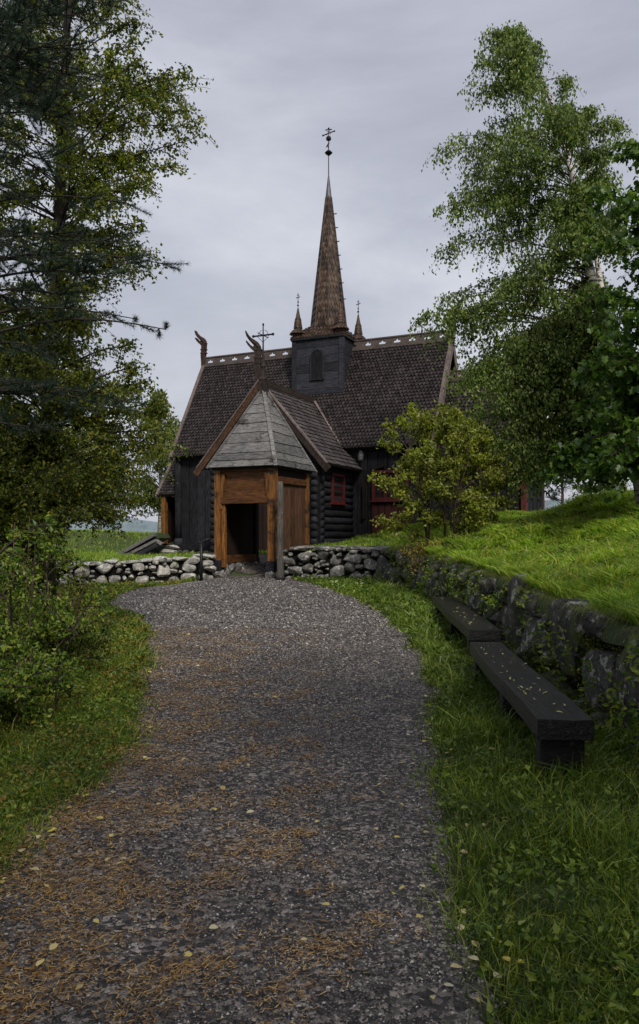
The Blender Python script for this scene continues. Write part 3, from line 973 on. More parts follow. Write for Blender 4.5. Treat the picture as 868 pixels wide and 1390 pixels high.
# ---- west vestibule
VU0, VU1, VH, VZR, VZE = -7.05, -5.7, 1.95, 6.05, 3.38
vr_ = gable_roof(church, M['shingle'], VU0 + .05, VU1, 0, VZE, VZR, VH, .165, .15, name='vestibule_roof')
for sg in (-1, 1):
    church.add('verge_board', [beam((VU0, sg * (VH + .05), VZE - .03), (VU0, 0, VZR + .05), .14, .12),
           beam((VU0 - .04, sg * (VH + .03), VZE - .16), (VU0 - .04, 0, VZR - .1), .05, .24)], M['verge'], parent=vr_, bevel=.01)
for (u, v) in ((-6.85, -1.72), (-6.85, 1.72)):
    church.add('vestibule_post', [box(u - .11, v - .11, 1.15, u + .11, v + .11, 3.5)], M['orange'], bevel=.015)
church.add('vestibule_wall', [planks_v('u', -1.6, 1.6, -6.85, 1.15, lambda x: 3.3, .3, .05, -1), planks_v('v', -6.8, -5.7, 1.7, 1.15, lambda x: 3.4, .3, .05, 1),
                              box(-6.95, -1.85, 3.28, -5.7, -1.62, 3.44), box(-6.95, 1.62, 3.28, -5.7, 1.85, 3.44), box(-6.95, -1.7, 1.0, -5.7, 1.7, 1.14)], M['inner'])
church.add('vestibule_gable', [planks_v('u', -1.8, 1.8, -6.9, 3.44, lambda x: VZR - .15 - abs(x) * (VZR - VZE) / VH, .3, .05, -1)], M['tar_v'])
church.add('vestibule_foundation', [rock((u, v, .8), (.5, .5, .55)) for u in (-6.8, -6.4, -6.0) for v in (-1.7, -1.0, -.3, .4, 1.1, 1.7)], M['stone_mid'])

# ---- chancel (east)
HU1, HH, HZR, HZE = 9.35, 2.3, 7.75, 4.1
cr_ = gable_roof(church, M['shingle'], 5.72, HU1 - .05, 0, HZE, HZR, HH, .165, .15, name='chancel_roof')
ol, hl = cresting(HU1 - 5.8)
church.add('ridge_cresting', [plate(ol, (5.75, 0, HZR - .02), (1, 0, 0), (0, 0, 1), .06, hl), box(5.75, -.09, HZR - .05, HU1 - .05, .09, HZR + .07),
                              box(5.75, -.05, HZR + .345, HU1 - .05, .05, HZR + .4)], M['ridge'], parent=cr_)
for sg in (-1, 1):
    church.add('verge_board', [beam((HU1, sg * (HH + .05), HZE - .03), (HU1, 0, HZR + .05), .14, .12),
           beam((HU1 + .04, sg * (HH + .03), HZE - .18), (HU1 + .04, 0, HZR - .1), .05, .26)], M['verge'], parent=cr_, bevel=.01)
church.add('chancel_wall', [planks_v('v', 5.75, 9.1, -1.95, 1.5, lambda x: 4.4, .35, .06, -1), planks_v('v', 5.75, 9.1, 1.95, 1.5, lambda x: 4.4, .35, .06, 1),
                            planks_v('u', -1.95, 1.95, 9.1, 1.5, lambda x: HZR - .2 - abs(x) * (HZR - HZE) / HH, .35, .06, 1)], M['tar_v'])
for v in (-2.0, 2.0):
    church.add('chancel_post', [box(8.98, v - .1, 1.7, 9.18, v + .1, 4.3)], M['redp'], bevel=.015, label='dull red corner post of the chancel')

# lantern under the nave eave
ln = Thing('wall_lantern', 'small pale lantern hanging under the church eave right of the log porch', 'lantern', (0, 0, 0))
lx = np.array([CHX, CHY]) + np.array([[math.cos(TH), -math.sin(TH)], [math.sin(TH), math.cos(TH)]]) @ np.array([2.92, -2.42])
ln.o.location = (lx[0], lx[1], 4.3); ln.off = np.array([0, 0, 4.3])
ln.add('lamp_body', [lathe(0, 0, [(.07, 4.45), (.10, 4.5), (.12, 4.72), (.1, 4.74)], 6)], plain('milky_glass', (.12, .125, .13), .3), smooth=False)
ln.add('lamp_cap', lathe(0, 0, [(.14, 4.74), (.08, 4.82), (.02, 4.86), (.012, 4.97)], 6), M['iron'])
ln.add('lamp_base', lathe(0, 0, [(.05, 4.4), (.08, 4.45)], 6), M['iron'])

# stone steps by the vestibule
def CH(u, v, z):
    c, s = math.cos(TH), math.sin(TH)
    return np.array([CHX + c * u - s * v, CHY + s * u + c * v, z])
stp = Thing('stone_steps', 'three rough grey stone steps up to the left end of the church', 'steps', tuple(CH(-6.6, -2.5, .6)), TH)
stp.off = np.array([0, 0, .6])
for k, (w, z) in enumerate(((1.25, .66), (1.0, .85), (.75, 1.03))):
    stp.add('step', [rock((.42 + .12 * k, -.55 + .35 * k, z), (w, .6, .22), 0, 0, True)], M['steps'])

# ------------------------------------------------------------------ gate house (lychgate) standing on the wall line
GU, GV = 2.47, -9.4
gate = Thing('gatehouse', 'small roofed wooden gatehouse with grey board pyramid roof, orange posts and an iron cross', 'gatehouse', tuple(CH(GU, GV, .3)), TH)
gate.off = np.array([GU, GV, .3])
hu, hv_ = 1.15, 1.36
GE, GA = 3.58, 6.12
gr = []
cs = [(-1, -1), (1, -1), (1, 1), (-1, 1)]
roofm = None
for k in range(4):
    c0, c1 = cs[k], cs[(k + 1) % 4]
    B0 = np.array([GU + c0[0] * hu, GV + c0[1] * hv_, GE]); B1 = np.array([GU + c1[0] * hu, GV + c1[1] * hv_, GE]); A = np.array([GU, GV, GA])
    mid = (B0 + B1) / 2 - np.array([GU, GV, GE])
    hl_ = np.linalg.norm(mid[:2])
    nn = np.array([mid[0] / hl_ * (GA - GE), mid[1] / hl_ * (GA - GE), hl_]); nn /= np.linalg.norm(nn)
    nb = 9
    # slightly flared skirt: boards lap each other
    hs = np.concatenate([[0], np.cumsum(np.array([.8, .85, 1.25, 1.35, 1.2, 1.25, 1.1, 1.1, 1.1]))]); hs = hs / hs[-1]
    for j in range(nb):
        t0, t1 = hs[j], min(1, hs[j + 1] + .02)
        lf = random.uniform(.02, .035)
        nseg = 10
        q0, q1 = B0 + (A - B0) * t0, B1 + (A - B1) * t0
        r0, r1 = B0 + (A - B0) * t1, B1 + (A - B1) * t1
        wob = np.cumsum(rng.normal(0, .006, nseg + 1))
        V = []
        dn = (A - (B0 + B1) / 2); dn /= np.linalg.norm(dn)
        for m_ in range(nseg + 1):
            t = m_ / nseg
            lo = q0 + (q1 - q0) * t - dn * (wob[m_] + .01 if j else 0) + nn * lf
            hi = r0 + (r1 - r0) * t + nn * .004
            V += [lo, hi, lo - nn * (lf + .0) - nn * .02, hi - nn * .03]
        V = np.array(V)
        Fq = []
        for m_ in range(nseg):
            a = 4 * m_; b_ = a + 4
            Fq += [[a, b_, b_ + 1, a + 1], [a, a + 2, b_ + 2, b_], [a + 2, a + 3, b_ + 3, b_ + 2]]
        gr.append((V, [np.array(Fq)]))
gro = gate.add('roof', gr, M['grey_boards'], label='steep pyramid roof of weathered grey horizontal boards')
hp = []
for c0 in cs:
    hp.append(beam((GU + c0[0] * (hu + .02), GV + c0[1] * (hv_ + .02), GE - .02), (GU, GV, GA + .03), .12, .06))
gate.add('hip_board', hp, M['grey_boards'], parent=gro, bevel=.01)
ps = 0.92; pv0, pv1 = GV - 1.1, GV + 1.1
gate.add('roof_post', [box(GU - .13, GV - .13, GA - .25, GU + .13, GV + .13, GA + .2), lathe(GU, GV, [(.12, GA + .2), (.14, GA + .26), (.09, GA + .34), (.07, GA + .6), (.09, GA + .66), (.05, GA + .74), (.045, GA + 1.0), (.02, GA + 1.1)], 10)],
         M['carve'], parent=gro, bevel=.01)
cz = GA + 1.1
cx = [tube([(GU, GV, GA + 1.0), (GU, GV, GA + 1.98)], [.028, .016], 6), beam((GU - .34, GV, GA + 1.62), (GU + .34, GV, GA + 1.62), .03, .045),
      beam((GU, GV - .34, GA + 1.62), (GU, GV + .34, GA + 1.62), .02, .02)]
for s_ in (-1, 1):
    cx.append(tube([(GU + s_ * .34 * math.cos(a) * .5, GV, GA + 1.62 + .17 * math.sin(a)) for a in np.linspace(0, PI, 7)], .008, 4))
    cx.append(rock((GU + s_ * .34, GV, GA + 1.62), (.1, .05, .09)))
    cx.append(tube([(GU + s_ * .22, GV, GA + 1.62), (GU, GV, GA + 1.4)], .008, 4))
cx.append(rock((GU, GV, GA + 1.96), (.07, .04, .1)))
gate.add('cross', cx, M['iron'], parent=gro)
fu0, fu1 = GU - ps, GU + ps
def post(u, v, z0, z1, w=.25, mat='orange', lean=0):
    return beam((u, v, z0), (u, v, z1), w, w, (0, 1, 0))
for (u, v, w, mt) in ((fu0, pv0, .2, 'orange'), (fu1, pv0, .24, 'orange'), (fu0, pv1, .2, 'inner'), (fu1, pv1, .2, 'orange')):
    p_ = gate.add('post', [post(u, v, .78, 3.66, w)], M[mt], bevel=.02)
    gate.add('post_foot', [beam((u, v, .5), (u, v, .82), w + .05, w + .05, (0, 1, 0))], M['log'], parent=p_, bevel=.02)
    gate.add('foot_stone', [rock((u, v, .38), (.42, .42, .34), .3, 0, True)], M['stone_mid'], parent=p_)
# arched braces on the front
br = []
for sg, u in ((1, fu0), (-1, fu1)):
    pts = [(u + sg * (.10 + .09 * (1 - math.cos(t * PI / 2))), pv0 - .02, 2.35 + 1.05 * t) for t in np.linspace(0, 1, 8)]
    gate.add('brace', tube(pts, [.06, .07, .07, .075, .08, .08, .08, .08], 6), M['orange'])
gate.add('lintel', [box(fu0 + .1, pv0 - .09, 2.5, fu1 - .13, pv0 + .07, 2.7), box(fu0 - .1, pv0 - .06, 3.46, fu1 + .1, pv0 + .08, 3.6)], M['orange_h'], bevel=.015)
gate.add('front_panel', [box(fu0 + .1, pv0 + .0, 2.7, fu1 - .13, pv0 + .045, 3.0), box(fu0 + .1, pv0 + .003, 3.006, fu1 - .13, pv0 + .05, 3.46)], M['orange_h'])
gate.add('jamb', [box(fu0 + .12, pv0 - .03, .6, fu0 + .24, pv0 + .09, 2.5)], M['orange'], bevel=.012)
# left side wall, sill
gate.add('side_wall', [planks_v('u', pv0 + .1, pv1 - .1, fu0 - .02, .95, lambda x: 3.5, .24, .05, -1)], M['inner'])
gate.add('sill', [box(fu0 - .1, pv0 + .12, .72, fu0 + .12, pv1 - .1, .95)], M['orange_h'], bevel=.015)
gate.add('side_footing', [rock((fu0, v, .5), (.42, .46, .45), random.random()) for v in np.arange(pv0 + .25, pv1, .36)], M['stone_mid'])
# right side wall: brown planks in a frame
gate.add('side_wall', [planks_v('u', pv0 + .13, pv1 - .1, fu1 + .0, 1.1, lambda x: 3.1, .25, .05, 1)], M['door'], label='brown plank side of the gatehouse')
for za, zb in ((3.1, 3.3), (.92, 1.1)):
    gate.add('side_beam', box(fu1 - .1, pv0 + .14, za, fu1 + .1, pv1 - .1, zb), M['orange_h'], bevel=.015)
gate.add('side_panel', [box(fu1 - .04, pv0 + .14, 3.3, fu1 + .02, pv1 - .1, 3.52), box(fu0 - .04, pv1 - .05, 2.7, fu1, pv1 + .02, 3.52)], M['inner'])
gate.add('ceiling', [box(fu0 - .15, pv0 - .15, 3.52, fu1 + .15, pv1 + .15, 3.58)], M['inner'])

# grey pole in front of the gate
pb = W(380.5, 790, 21.75)
pb[2] = float(ground_z(pb[0], pb[1]))
V, Fs = tube([(0, 0, -.05), (.01, 0, .15), (-.01, .01, 1.0), (.015, 0, 2.0), (0, 0, 2.72), (0, 0, 2.78)], [.115, .10, .092, .088, .085, .06], 14)
pole = Thing('wooden_pole', 'tall weathered grey round pole standing before the right front post of the gatehouse', 'pole', tuple(pb))
pole.off[:] = 0
pole.add('shaft', (V, Fs), M['pole'], smooth=True)
pole.add('foot_plate', [lathe(0, 0, [(.15, -.02), (.15, .06), (.11, .08)], 12)], M['iron'])
# iron post with bent top, left of the gate
ib = W(273.5, 786, 22.3); ib[2] = float(ground_z(ib[0], ib[1]))
ip = Thing('iron_post', 'thin dark iron post with bent top, by the wall left of the gatehouse', 'post', tuple(ib))
ip.off[:] = 0
ip.add('shaft', [tube([(0, 0, -.05), (0, 0, 1.1)], .045, 8)], M['iron'], smooth=True)
ip.add('arm', [tube([(-.22, 0, 1.02), (-.1, 0, 1.13), (.02, 0, 1.12), (.12, 0, 1.2), (.26, 0, 1.24)], [.02, .03, .04, .03, .02], 6)], M['iron'], smooth=True)

# cellar with plank gable and turf behind it
cl = W(165, 757, 31); cr = W(212, 757, 31); ca = W(209, 729, 31)
shed = Thing('sod_roofed_cellar', 'low half-buried cellar with sloping grey plank roof edge, left of the church steps', 'cellar', (cl[0], cl[1], .6))
def tri_prism(a, b_, c, dv):
    P3 = [np.array(x, float) for x in (a, b_, c)]
    V = np.array(P3 + [p + dv for p in P3])
    return V, [np.array([[0, 1, 2]]), np.array([[5, 4, 3]]), np.array([[0, 3, 4, 1], [1, 4, 5, 2], [2, 5, 3, 0]])]
dv = np.array([-1.0, 3.0, 0])
shed.add('gable_wall', [tri_prism(cl + [0.1, .15, -.2], cr + [.3, .15, -.2], ca + [0, .15, -.08], dv)], M['tar_h'], fix=True)
e0 = W(150, 758, 30.8); e1 = W(207, 727, 30.8)
f0 = W(163, 759, 30.6); f1 = W(214, 733, 30.6); g1 = W(221, 739, 30.6)
shed.add('roof_plank', [beam(f0, f1, .5, .11), beam(f1 - [.05, 0, .02], g1, .45, .1)], M['grey_boards'], bevel=.015)
shed.add('roof_plank', [beam(e0 + [0, .5, 0], e1 + [0, .5, 0.02], .6, .13)], M['grey_boards'], bevel=.015)
shed.add('turf', [beam(e0 + [0, 2.2, -.05], e1 + [0, 2.2, -.02], 2.6, .2)], M['ground'])
fs = W(158, 722, 33)
solo('flat_stone', 'flat pale slab lying on the grass bank left of the church', 'stone', [rock((0, 0, 0), (.95, .5, .16), 0, .05, True)], M['steps'], loc=(fs[0], fs[1], float(ground_z(fs[0], fs[1])) + .06))
#@@SECTION3
# ------------------------------------------------------------------ dry stone walls
def poly_eval(pts, s):
    pts = np.array(pts, float)
    L = np.concatenate([[0], np.cumsum(np.hypot(*(pts[1:] - pts[:-1]).T))])
    x = np.interp(s, L, pts[:, 0]); y = np.interp(s, L, pts[:, 1])
    e = 0.15
    tx = np.interp(np.minimum(s + e, L[-1]), L, pts[:, 0]) - np.interp(np.maximum(s - e, 0), L, pts[:, 0])
    ty = np.interp(np.minimum(s + e, L[-1]), L, pts[:, 1]) - np.interp(np.maximum(s - e, 0), L, pts[:, 1])
    q = np.hypot(tx, ty)
    return x, y, tx / q, ty / q, L[-1]


def rubble(name, label, pts, zt, sizes, mat, side=1, thick=.55, hi=False, caps=True, proud=.12, rough_top=.05, capmat=None, batter=0.0, cat='stone wall', tilt=.25, palemat=None):
    """side=+1: body of the wall lies to the left of the running direction"""
    _, _, _, _, L = poly_eval(pts, 0.0)
    x0, y0, _, _, _ = poly_eval(pts, L / 2)
    th = Thing(name, label, cat, (float(x0), float(y0), float(path_z(y0))))
    th.off[:] = 0; th.o.location = (0, 0, 0)
    placed = []
    G = []
    for sz, tries in sizes:
        for _ in range(int(tries * L)):
            s = random.uniform(0, L)
            x, y, tx, ty, _ = poly_eval(pts, s)
            zb = float(ground_z(x + ty * side * .3, y - tx * side * .3)) - .08
            zz = zt(s, x, y)
            w = sz * random.uniform(.75, 1.4); h = sz * (random.uniform(.7, 1.35) if hi else random.uniform(.55, .95))
            z = random.uniform(zb + h * .25, zz - h * .35)
            ok = True
            for (ps_, pz_, pw, ph) in placed:
                if abs(ps_ - s) < (pw + w) * .405 and abs(pz_ - z) < (ph + h) * .405:
                    ok = False; break
            if not ok: continue
            placed.append((s, z, w, h))
            dpt = thick * random.uniform(.45, .6)
            nx, ny = -ty * side, tx * side
            pr_ = random.uniform(-.03, .05) + batter * (z - zb)
            G.append(rock((x + nx * (dpt / 2 - proud * .5 + pr_), y + ny * (dpt / 2 - proud * .5 + pr_), z), (w, dpt, h), math.atan2(ty, tx) + random.uniform(-.12, .12), random.uniform(-tilt, tilt), hi))
    if palemat:
        pale = [g for g in G if random.random() < .16]; G = [g for g in G if not any(g is q for q in pale)]
        th.add('pale_stones', pale, palemat)
    th.add('stones', G, mat)
    # core
    n = max(3, int(L / .5))
    V = []
    for k in range(n + 1):
        s = L * k / n
        x, y, tx, ty, _ = poly_eval(pts, s)
        nx, ny = -ty * side, tx * side
        zb = float(path_z(y)) - .45; zz = zt(s, x, y) - .10
        a = .10; b_ = thick
        V += [(x + nx * a, y + ny * a, zb), (x + nx * (a + .03), y + ny * (a + .03), zz), (x + nx * b_, y + ny * b_, zz), (x + nx * b_, y + ny * b_, zb)]
    Fq = []
    for k in range(n):
        for j in range(3):
            Fq.append((4 * k + j, 4 * k + 4 + j, 4 * k + 5 + j, 4 * k + 1 + j))
    Fq += [(0, 1, 2, 3), (4 * n + 3, 4 * n + 2, 4 * n + 1, 4 * n)]
    th.add('core', (np.array(V), [np.array(Fq)]), M['core'])
    if caps:
        G = []; s = 0.15
        while s < L - .1:
            w = random.uniform(.3, .75)
            x, y, tx, ty, _ = poly_eval(pts, min(L, s + w / 2))
            nx, ny = -ty * side, tx * side
            h = random.uniform(.1, .18)
            G.append(rock((x + nx * thick * .45, y + ny * thick * .45, zt(s, x, y) - .05 + random.uniform(-.02, rough_top)), (w * 1.08, thick * 1.1, h), math.atan2(ty, tx) + random.uniform(-.1, .1), random.uniform(-.08, .08), hi))
            s += w
        th.add('cap_stones', G, capmat or mat)
    return th


rubble('dry_stone_wall', 'low dry stone wall of pale rubble running left from the gatehouse', [(-12, 14), (-11.2, 16.5), (-9.8, 18.9), (-8, 20.9), (-5.6, 22.25), (-4.2, 22.85), (-3.15, 23.05)],
       lambda s, x, y: .82 + .16 * smoothstep((x + 6) / 3), [(.42, 10), (.3, 22), (.2, 50), (.13, 60)], M['stone_light'], side=1, thick=.6)
rubble('dry_stone_wall', 'short grey dry stone wall with flat cap stones between the gatehouse and the grassy bank', [(-1.02, 22.2), (-.2, 22.0), (.9, 21.5), (1.62, 20.75)],
       lambda s, x, y: 1.22, [(.45, 10), (.32, 25), (.2, 55), (.13, 60)], M['stone_mid'], side=1, thick=.6)
rwp = [(1.62, 20.7), (2.1, 19.3), (2.28, 17), (2.45, 13.5), (2.45, 11), (2.33, 9), (2.34, 5.5), (2.36, 1.0), (2.4, -4)]
def rw_top(s, x, y): return float(np.interp(y, [-4, 5.5, 9, 13.5, 18.5, 20.7], [.8, .84, .96, 1.05, 1.15, 1.2])) + .05 * math.sin(s * 2.3) + .04 * math.sin(s * 5.1)
rubble('retaining_wall', 'dark mossy retaining wall of big upright boulders behind the benches, grass hanging over its top', rwp, rw_top,
       [(.75, 5), (.5, 14), (.32, 40), (.2, 60)], M['stone_dark'], side=1, thick=.7, hi=True, caps=False, proud=.22, cat='stone wall', tilt=.5, palemat=M['stone_mid'])
# loose pale boulders at the foot of the wall and in the left undergrowth
for (px_, py_, Y_, sz, lab) in ((12, 850, 10.2, (.5, .35, .35), 'pale boulder half hidden in the undergrowth at the left edge'),
                                (20, 872, 9.6, (.3, .3, .24), 'smaller pale stone just below the boulder at the left edge'),
                                (90, 808, 15.0, (.55, .4, .2), 'flat pale stone in the grass in front of the left wall'),
                                (424, 737, 23.3, (.4, .3, .12), 'small pale stone lying on the bank where the short wall meets the grass')):
    c = W(px_, py_, Y_)
    if 'bank' in lab: c = W(486, 738, 22.2)
    z = float(ground_z(c[0], c[1]))
    solo('boulder', lab, 'stone', [rock((0, 0, sz[2] * .25), sz, random.random(), 0, True)], M['stone_light'], loc=(c[0], c[1], z))

# pale lichened stones showing in the near end of the retaining wall
# ------------------------------------------------------------------ benches
def bench(label, a, b_, w, z0, z1, th, legs, group='plank benches along the retaining wall'):
    """a near end, b far end (front edge centre line)"""
    a = np.array(a, float); b_ = np.array(b_, float)
    d = b_ - a; L = np.linalg.norm(d); d /= L
    nrm = np.array([d[1], -d[0]])
    gz = float(ground_z(a[0], a[1]))
    t = Thing('bench', label, 'bench', (a[0], a[1], gz), group=group)
    t.off[:] = 0
    n = 18
    V = []
    rr = np.random.default_rng(int(L * 100))
    for k in range(n + 1):
        s = L * k / n
        zc = z0 + (z1 - z0) * k / n - gz
        wl = w * (1 + .025 * math.sin(s * 1.3) + .008 * rr.normal()); of = .008 * math.sin(s * 2.1)
        e = .010
        prof = [(-wl / 2 + of, -th + e), (-wl / 2 + of + .005, -e), (-wl / 2 + of + e, 0), (-wl * .17 + of, -.003 + .002 * rr.normal()), (wl * .17 + of, -.003 + .002 * rr.normal()), (wl / 2 + of - e, 0), (wl / 2 + of, -e), (wl / 2 + of, -th + e), (wl / 2 - e + of, -th), (-wl / 2 + of + e, -th)]
        for (o_, z_) in prof:
            p = d * s + nrm * o_
            V.append((p[0], p[1], zc + z_ + .0015 * rr.normal()))
    m_ = 10
    Fq = [(m_ * k + j, m_ * k + (j + 1) % m_, m_ * (k + 1) + (j + 1) % m_, m_ * (k + 1) + j) for k in range(n) for j in range(m_)]
    so = t.add('seat', (np.array(V), [np.array(Fq), np.arange(m_)[None, ::-1], (np.arange(m_) + m_ * n)[None, :]]), M['bench'], bevel=.004, fix=True)
    for s in legs:
        p = d * s
        gzz = float(ground_z(a[0] + p[0], a[1] + p[1])) - gz
        zc = z0 + (z1 - z0) * s / L - gz
        q0 = np.array([p[0] - nrm[0] * w * .40, p[1] - nrm[1] * w * .40, (gzz + zc - th) / 2 - .04]); q1 = np.array([p[0] + nrm[0] * w * .40, p[1] + nrm[1] * w * .40, (gzz + zc - th) / 2 - .04])
        t.add('leg', [beam(q0, q1, .17, zc - th - gzz + .1)], M['bench'], bevel=.02)
    return t, d, nrm


b2, d2, n2 = bench('nearer of the two black plank benches, long heavy plank with yellow birch leaves on it', (1.57, 4.93), (1.80, 8.40), .36, .42, .43, .135, (.16, 1.6, 3.25))
b1, d1, n1 = bench('farther of the two black plank benches, shorter plank beside the curve of the wall', (1.92, 8.98), (2.16, 13.6), .37, .49, .50, .13, (.35, 2.2, 4.3))

# ------------------------------------------------------------------ foliage generators
def leaf_geo(P, D, size, ratio=.62, fold=.25, r=None):
    """vectorised two-triangle leaves. P base points, D directions (n,3)"""
    r = r or rng
    n = len(P)
    D = D / (np.linalg.norm(D, axis=1)[:, None] + 1e-9)
    R = r.normal(size=(n, 3))
    S = np.cross(D, R); S /= np.linalg.norm(S, axis=1)[:, None] + 1e-9
    N = np.cross(D, S)
    size = np.broadcast_to(size, (n,)) * r.uniform(.65, 1.25, n)
    w = size * ratio / 2
    mid = P + D * (size * .42)[:, None]
    tip = P + D * size[:, None] - N * (size * .08)[:, None]
    a = mid + S * w[:, None] + N * (w * fold * 2)[:, None]
    b_ = mid - S * w[:, None] + N * (w * fold * 2)[:, None]
    V = np.stack([P, a, tip, b_], 1).reshape(-1, 3)
    i = np.arange(n)[:, None] * 4
    F_ = np.concatenate([i + np.array([[0, 1, 2]]), i + np.array([[0, 2, 3]])])
    return V, [F_]


def curve_pts(p, q, n, bow, sag=0.0):
    t = np.linspace(0, 1, n)[:, None]
    pts = p + (q - p) * t
    pts = pts + np.asarray(bow) * (np.sin(t * PI))
    pts[:, 2] -= sag * (t[:, 0] ** 2)
    return pts


def tree(name, label, cat, base, trunk, tr, limbs, leafmat_, barkmat, leaf=.055, twigs=20, lpt=20, droop=.4, spread=.8, group=None, twiglen=.7, lobes=1, ratio=.62, limb_r=.35, attach_drop=.3,
         needles=False, extra_stems=(), crown_name='crown', trunk_name='trunk', leafjit=.05, minfrac=.45, minattach=0.0):
    trunk = np.array(trunk, float)
    base = np.array(base, float)
    L = np.linspace(0, 1, len(trunk))
    G = [tube(trunk, tr, 12)]
    for es, er in extra_stems:
        G.append(tube(es, er, 8))
    B = []
    P_all, D_all = [], []
    zs_ = trunk[:, 2]
    stems = [(trunk, np.array(tr))] + [(np.array(a, float), np.array(b_)) for a, b_ in extra_stems]
    for lb in limbs:
        tip = np.array(lb[0], float); sp_ = lb[1]; tw = lb[2] if len(lb) > 2 else twigs
        st, sr = stems[0] if len(stems) == 1 else min(stems, key=lambda s_: np.min(np.hypot(s_[0][:, 0] - tip[0], s_[0][:, 1] - tip[1])))
        # attachment
        hd = np.min(np.hypot(st[:, 0] - tip[0], st[:, 1] - tip[1]))
        za = np.clip(tip[2] - attach_drop * hd, st[0, 2] + minattach, st[-1, 2] - .1)
        tt = np.interp(za, st[:, 2], np.arange(len(st)))
        A = np.array([np.interp(tt, np.arange(len(st)), st[:, k]) for k in range(3)])
        ra = float(np.interp(tt, np.arange(len(st)), sr)) * limb_r
        d = np.linalg.norm(tip - A)
        bow = np.array([rng.normal() * .06 * d, rng.normal() * .06 * d, .10 * d])
        lp = curve_pts(A, tip, 9, bow)
        B.append(tube(lp, np.linspace(max(ra, .012), .005, 9), 5, False))
        for k in range(tw):
            s = minfrac + (1 - minfrac) * rng.random() ** .8
            if k == 0: s = 1
            o_ = np.array([np.interp(s * 8, np.arange(9), lp[:, j]) for j in range(3)])
            dr = rng.normal(size=3); dr /= np.linalg.norm(dr)
            ldir = (lp[-1] - lp[-3]); ldir /= np.linalg.norm(ldir) + 1e-9
            dr = dr * .9 + ldir * .6; dr[2] *= .7
            ln_ = sp_ * rng.uniform(.5, 1.1)
            e_ = o_ + dr * ln_
            tp = curve_pts(o_, e_, 6, rng.normal(size=3) * .05 * ln_, droop * ln_ * rng.uniform(.5, 1.4))
            if not needles or True:
                B.append(tube(tp, np.linspace(.006, .0025, 6) * (1.3 if needles else 1), 3, False))
            n = lpt
            if needles:
                # bottle-brush tufts on the outer part
                s2 = rng.uniform(.1, 1.0, n)
                pp = np.stack([np.interp(s2 * 5, np.arange(6), tp[:, j]) for j in range(3)], 1)
                td = tp[-1] - tp[2]; td /= np.linalg.norm(td) + 1e-9
                dd = rng.normal(size=(n, 3)); dd /= np.linalg.norm(dd, axis=1)[:, None]
                P_all.append(pp); D_all.append(dd * .8 + td * .8)
            else:
                s2 = rng.uniform(.1, 1.05, n)
                pp = np.stack([np.interp(s2 * 5, np.arange(6), tp[:, j]) for j in range(3)], 1)
                pp += rng.normal(size=(n, 3)) * leafjit
                dd = rng.normal(size=(n, 3)); dd /= np.linalg.norm(dd, axis=1)[:, None]
                dd[:, 2] -= droop * 1.3
                P_all.append(pp); D_all.append(dd)
    P_all = np.concatenate(P_all); D_all = np.concatenate(D_all)
    t = Thing(name, label, cat, tuple(base), group=group)
    t.add(trunk_name, merge(G), barkmat, smooth=True)
    if B: t.add('branches', merge(B), M['twig'], smooth=True)
    if needles:
        n = len(P_all)
        D = D_all / np.linalg.norm(D_all, axis=1)[:, None]
        S = np.cross(D, rng.normal(size=(n, 3))); S /= np.linalg.norm(S, axis=1)[:, None]
        ln_ = leaf * rng.uniform(.7, 1.15, n)
        w = leaf * ratio
        V = np.stack([P_all - S * w / 2, P_all + S * w / 2, P_all + D * ln_[:, None]], 1).reshape(-1, 3)
        t.add(crown_name, (V, [np.arange(3 * n).reshape(n, 3)]), leafmat_)
    elif lobes == 1:
        t.add(crown_name, leaf_geo(P_all, D_all, leaf, ratio), leafmat_)
    else:
        n = len(P_all)
        D = D_all / np.linalg.norm(D_all, axis=1)[:, None]
        D[:, 2] -= .2
        S = np.cross(D, np.array([0, 0, 1.0]) + rng.normal(size=(n, 3)) * .35); S /= np.linalg.norm(S, axis=1)[:, None]
        Gs = []
        sz = leaf * rng.uniform(.7, 1.2, n)
        Nn = np.cross(D, S)
        V = [P_all]
        pr_ = [(-.15, .35), (.18, .62), (.32, .34), (.62, .60), (.70, .26), (1.0, .0)]
        ring = [(x, y) for x, y in pr_] + [(x, -y) for x, y in pr_[-2::-1]]
        for x, y in ring:
            V.append(P_all + D * (x * sz)[:, None] + S * (y * sz)[:, None] - Nn * (abs(y) * sz * .25)[:, None])
        V = np.stack(V, 1)
        m_ = V.shape[1]
        i = np.arange(n)[:, None] * m_
        Fs_ = np.concatenate([i + np.array([[0, a, a + 1]]) for a in range(1, m_ - 1)])
        t.add(crown_name, (V.reshape(-1, 3), [Fs_]), leafmat_)
    return t


def silhouette_tips(bounds, n, Y0, dY, sp_, margin=12):
    """bounds: list of (py, xl, xr); random tips inside, real depth Y0+-dY"""
    b_ = np.array(bounds, float)
    ys = b_[:, 0]
    wts = b_[:, 2] - b_[:, 1]
    out = []
    while len(out) < n:
        y = rng.uniform(ys[0], ys[-1])
        xl = np.interp(y, ys, b_[:, 1]); xr = np.interp(y, ys, b_[:, 2])
        if rng.random() > (xr - xl) / wts.max(): continue
        x = rng.uniform(xl + margin, xr - margin) if xr - xl > 2 * margin else (xl + xr) / 2
        q = (x - (xl + xr) / 2) / ((xr - xl) / 2 + 1e-6)
        dd = dY * math.sqrt(max(0, 1 - q * q * .8)) * rng.uniform(-1, 1)
        out.append((W(x, y, Y0 + dd), sp_))
    return out


def gz1(x, y): return float(ground_z(x, y))

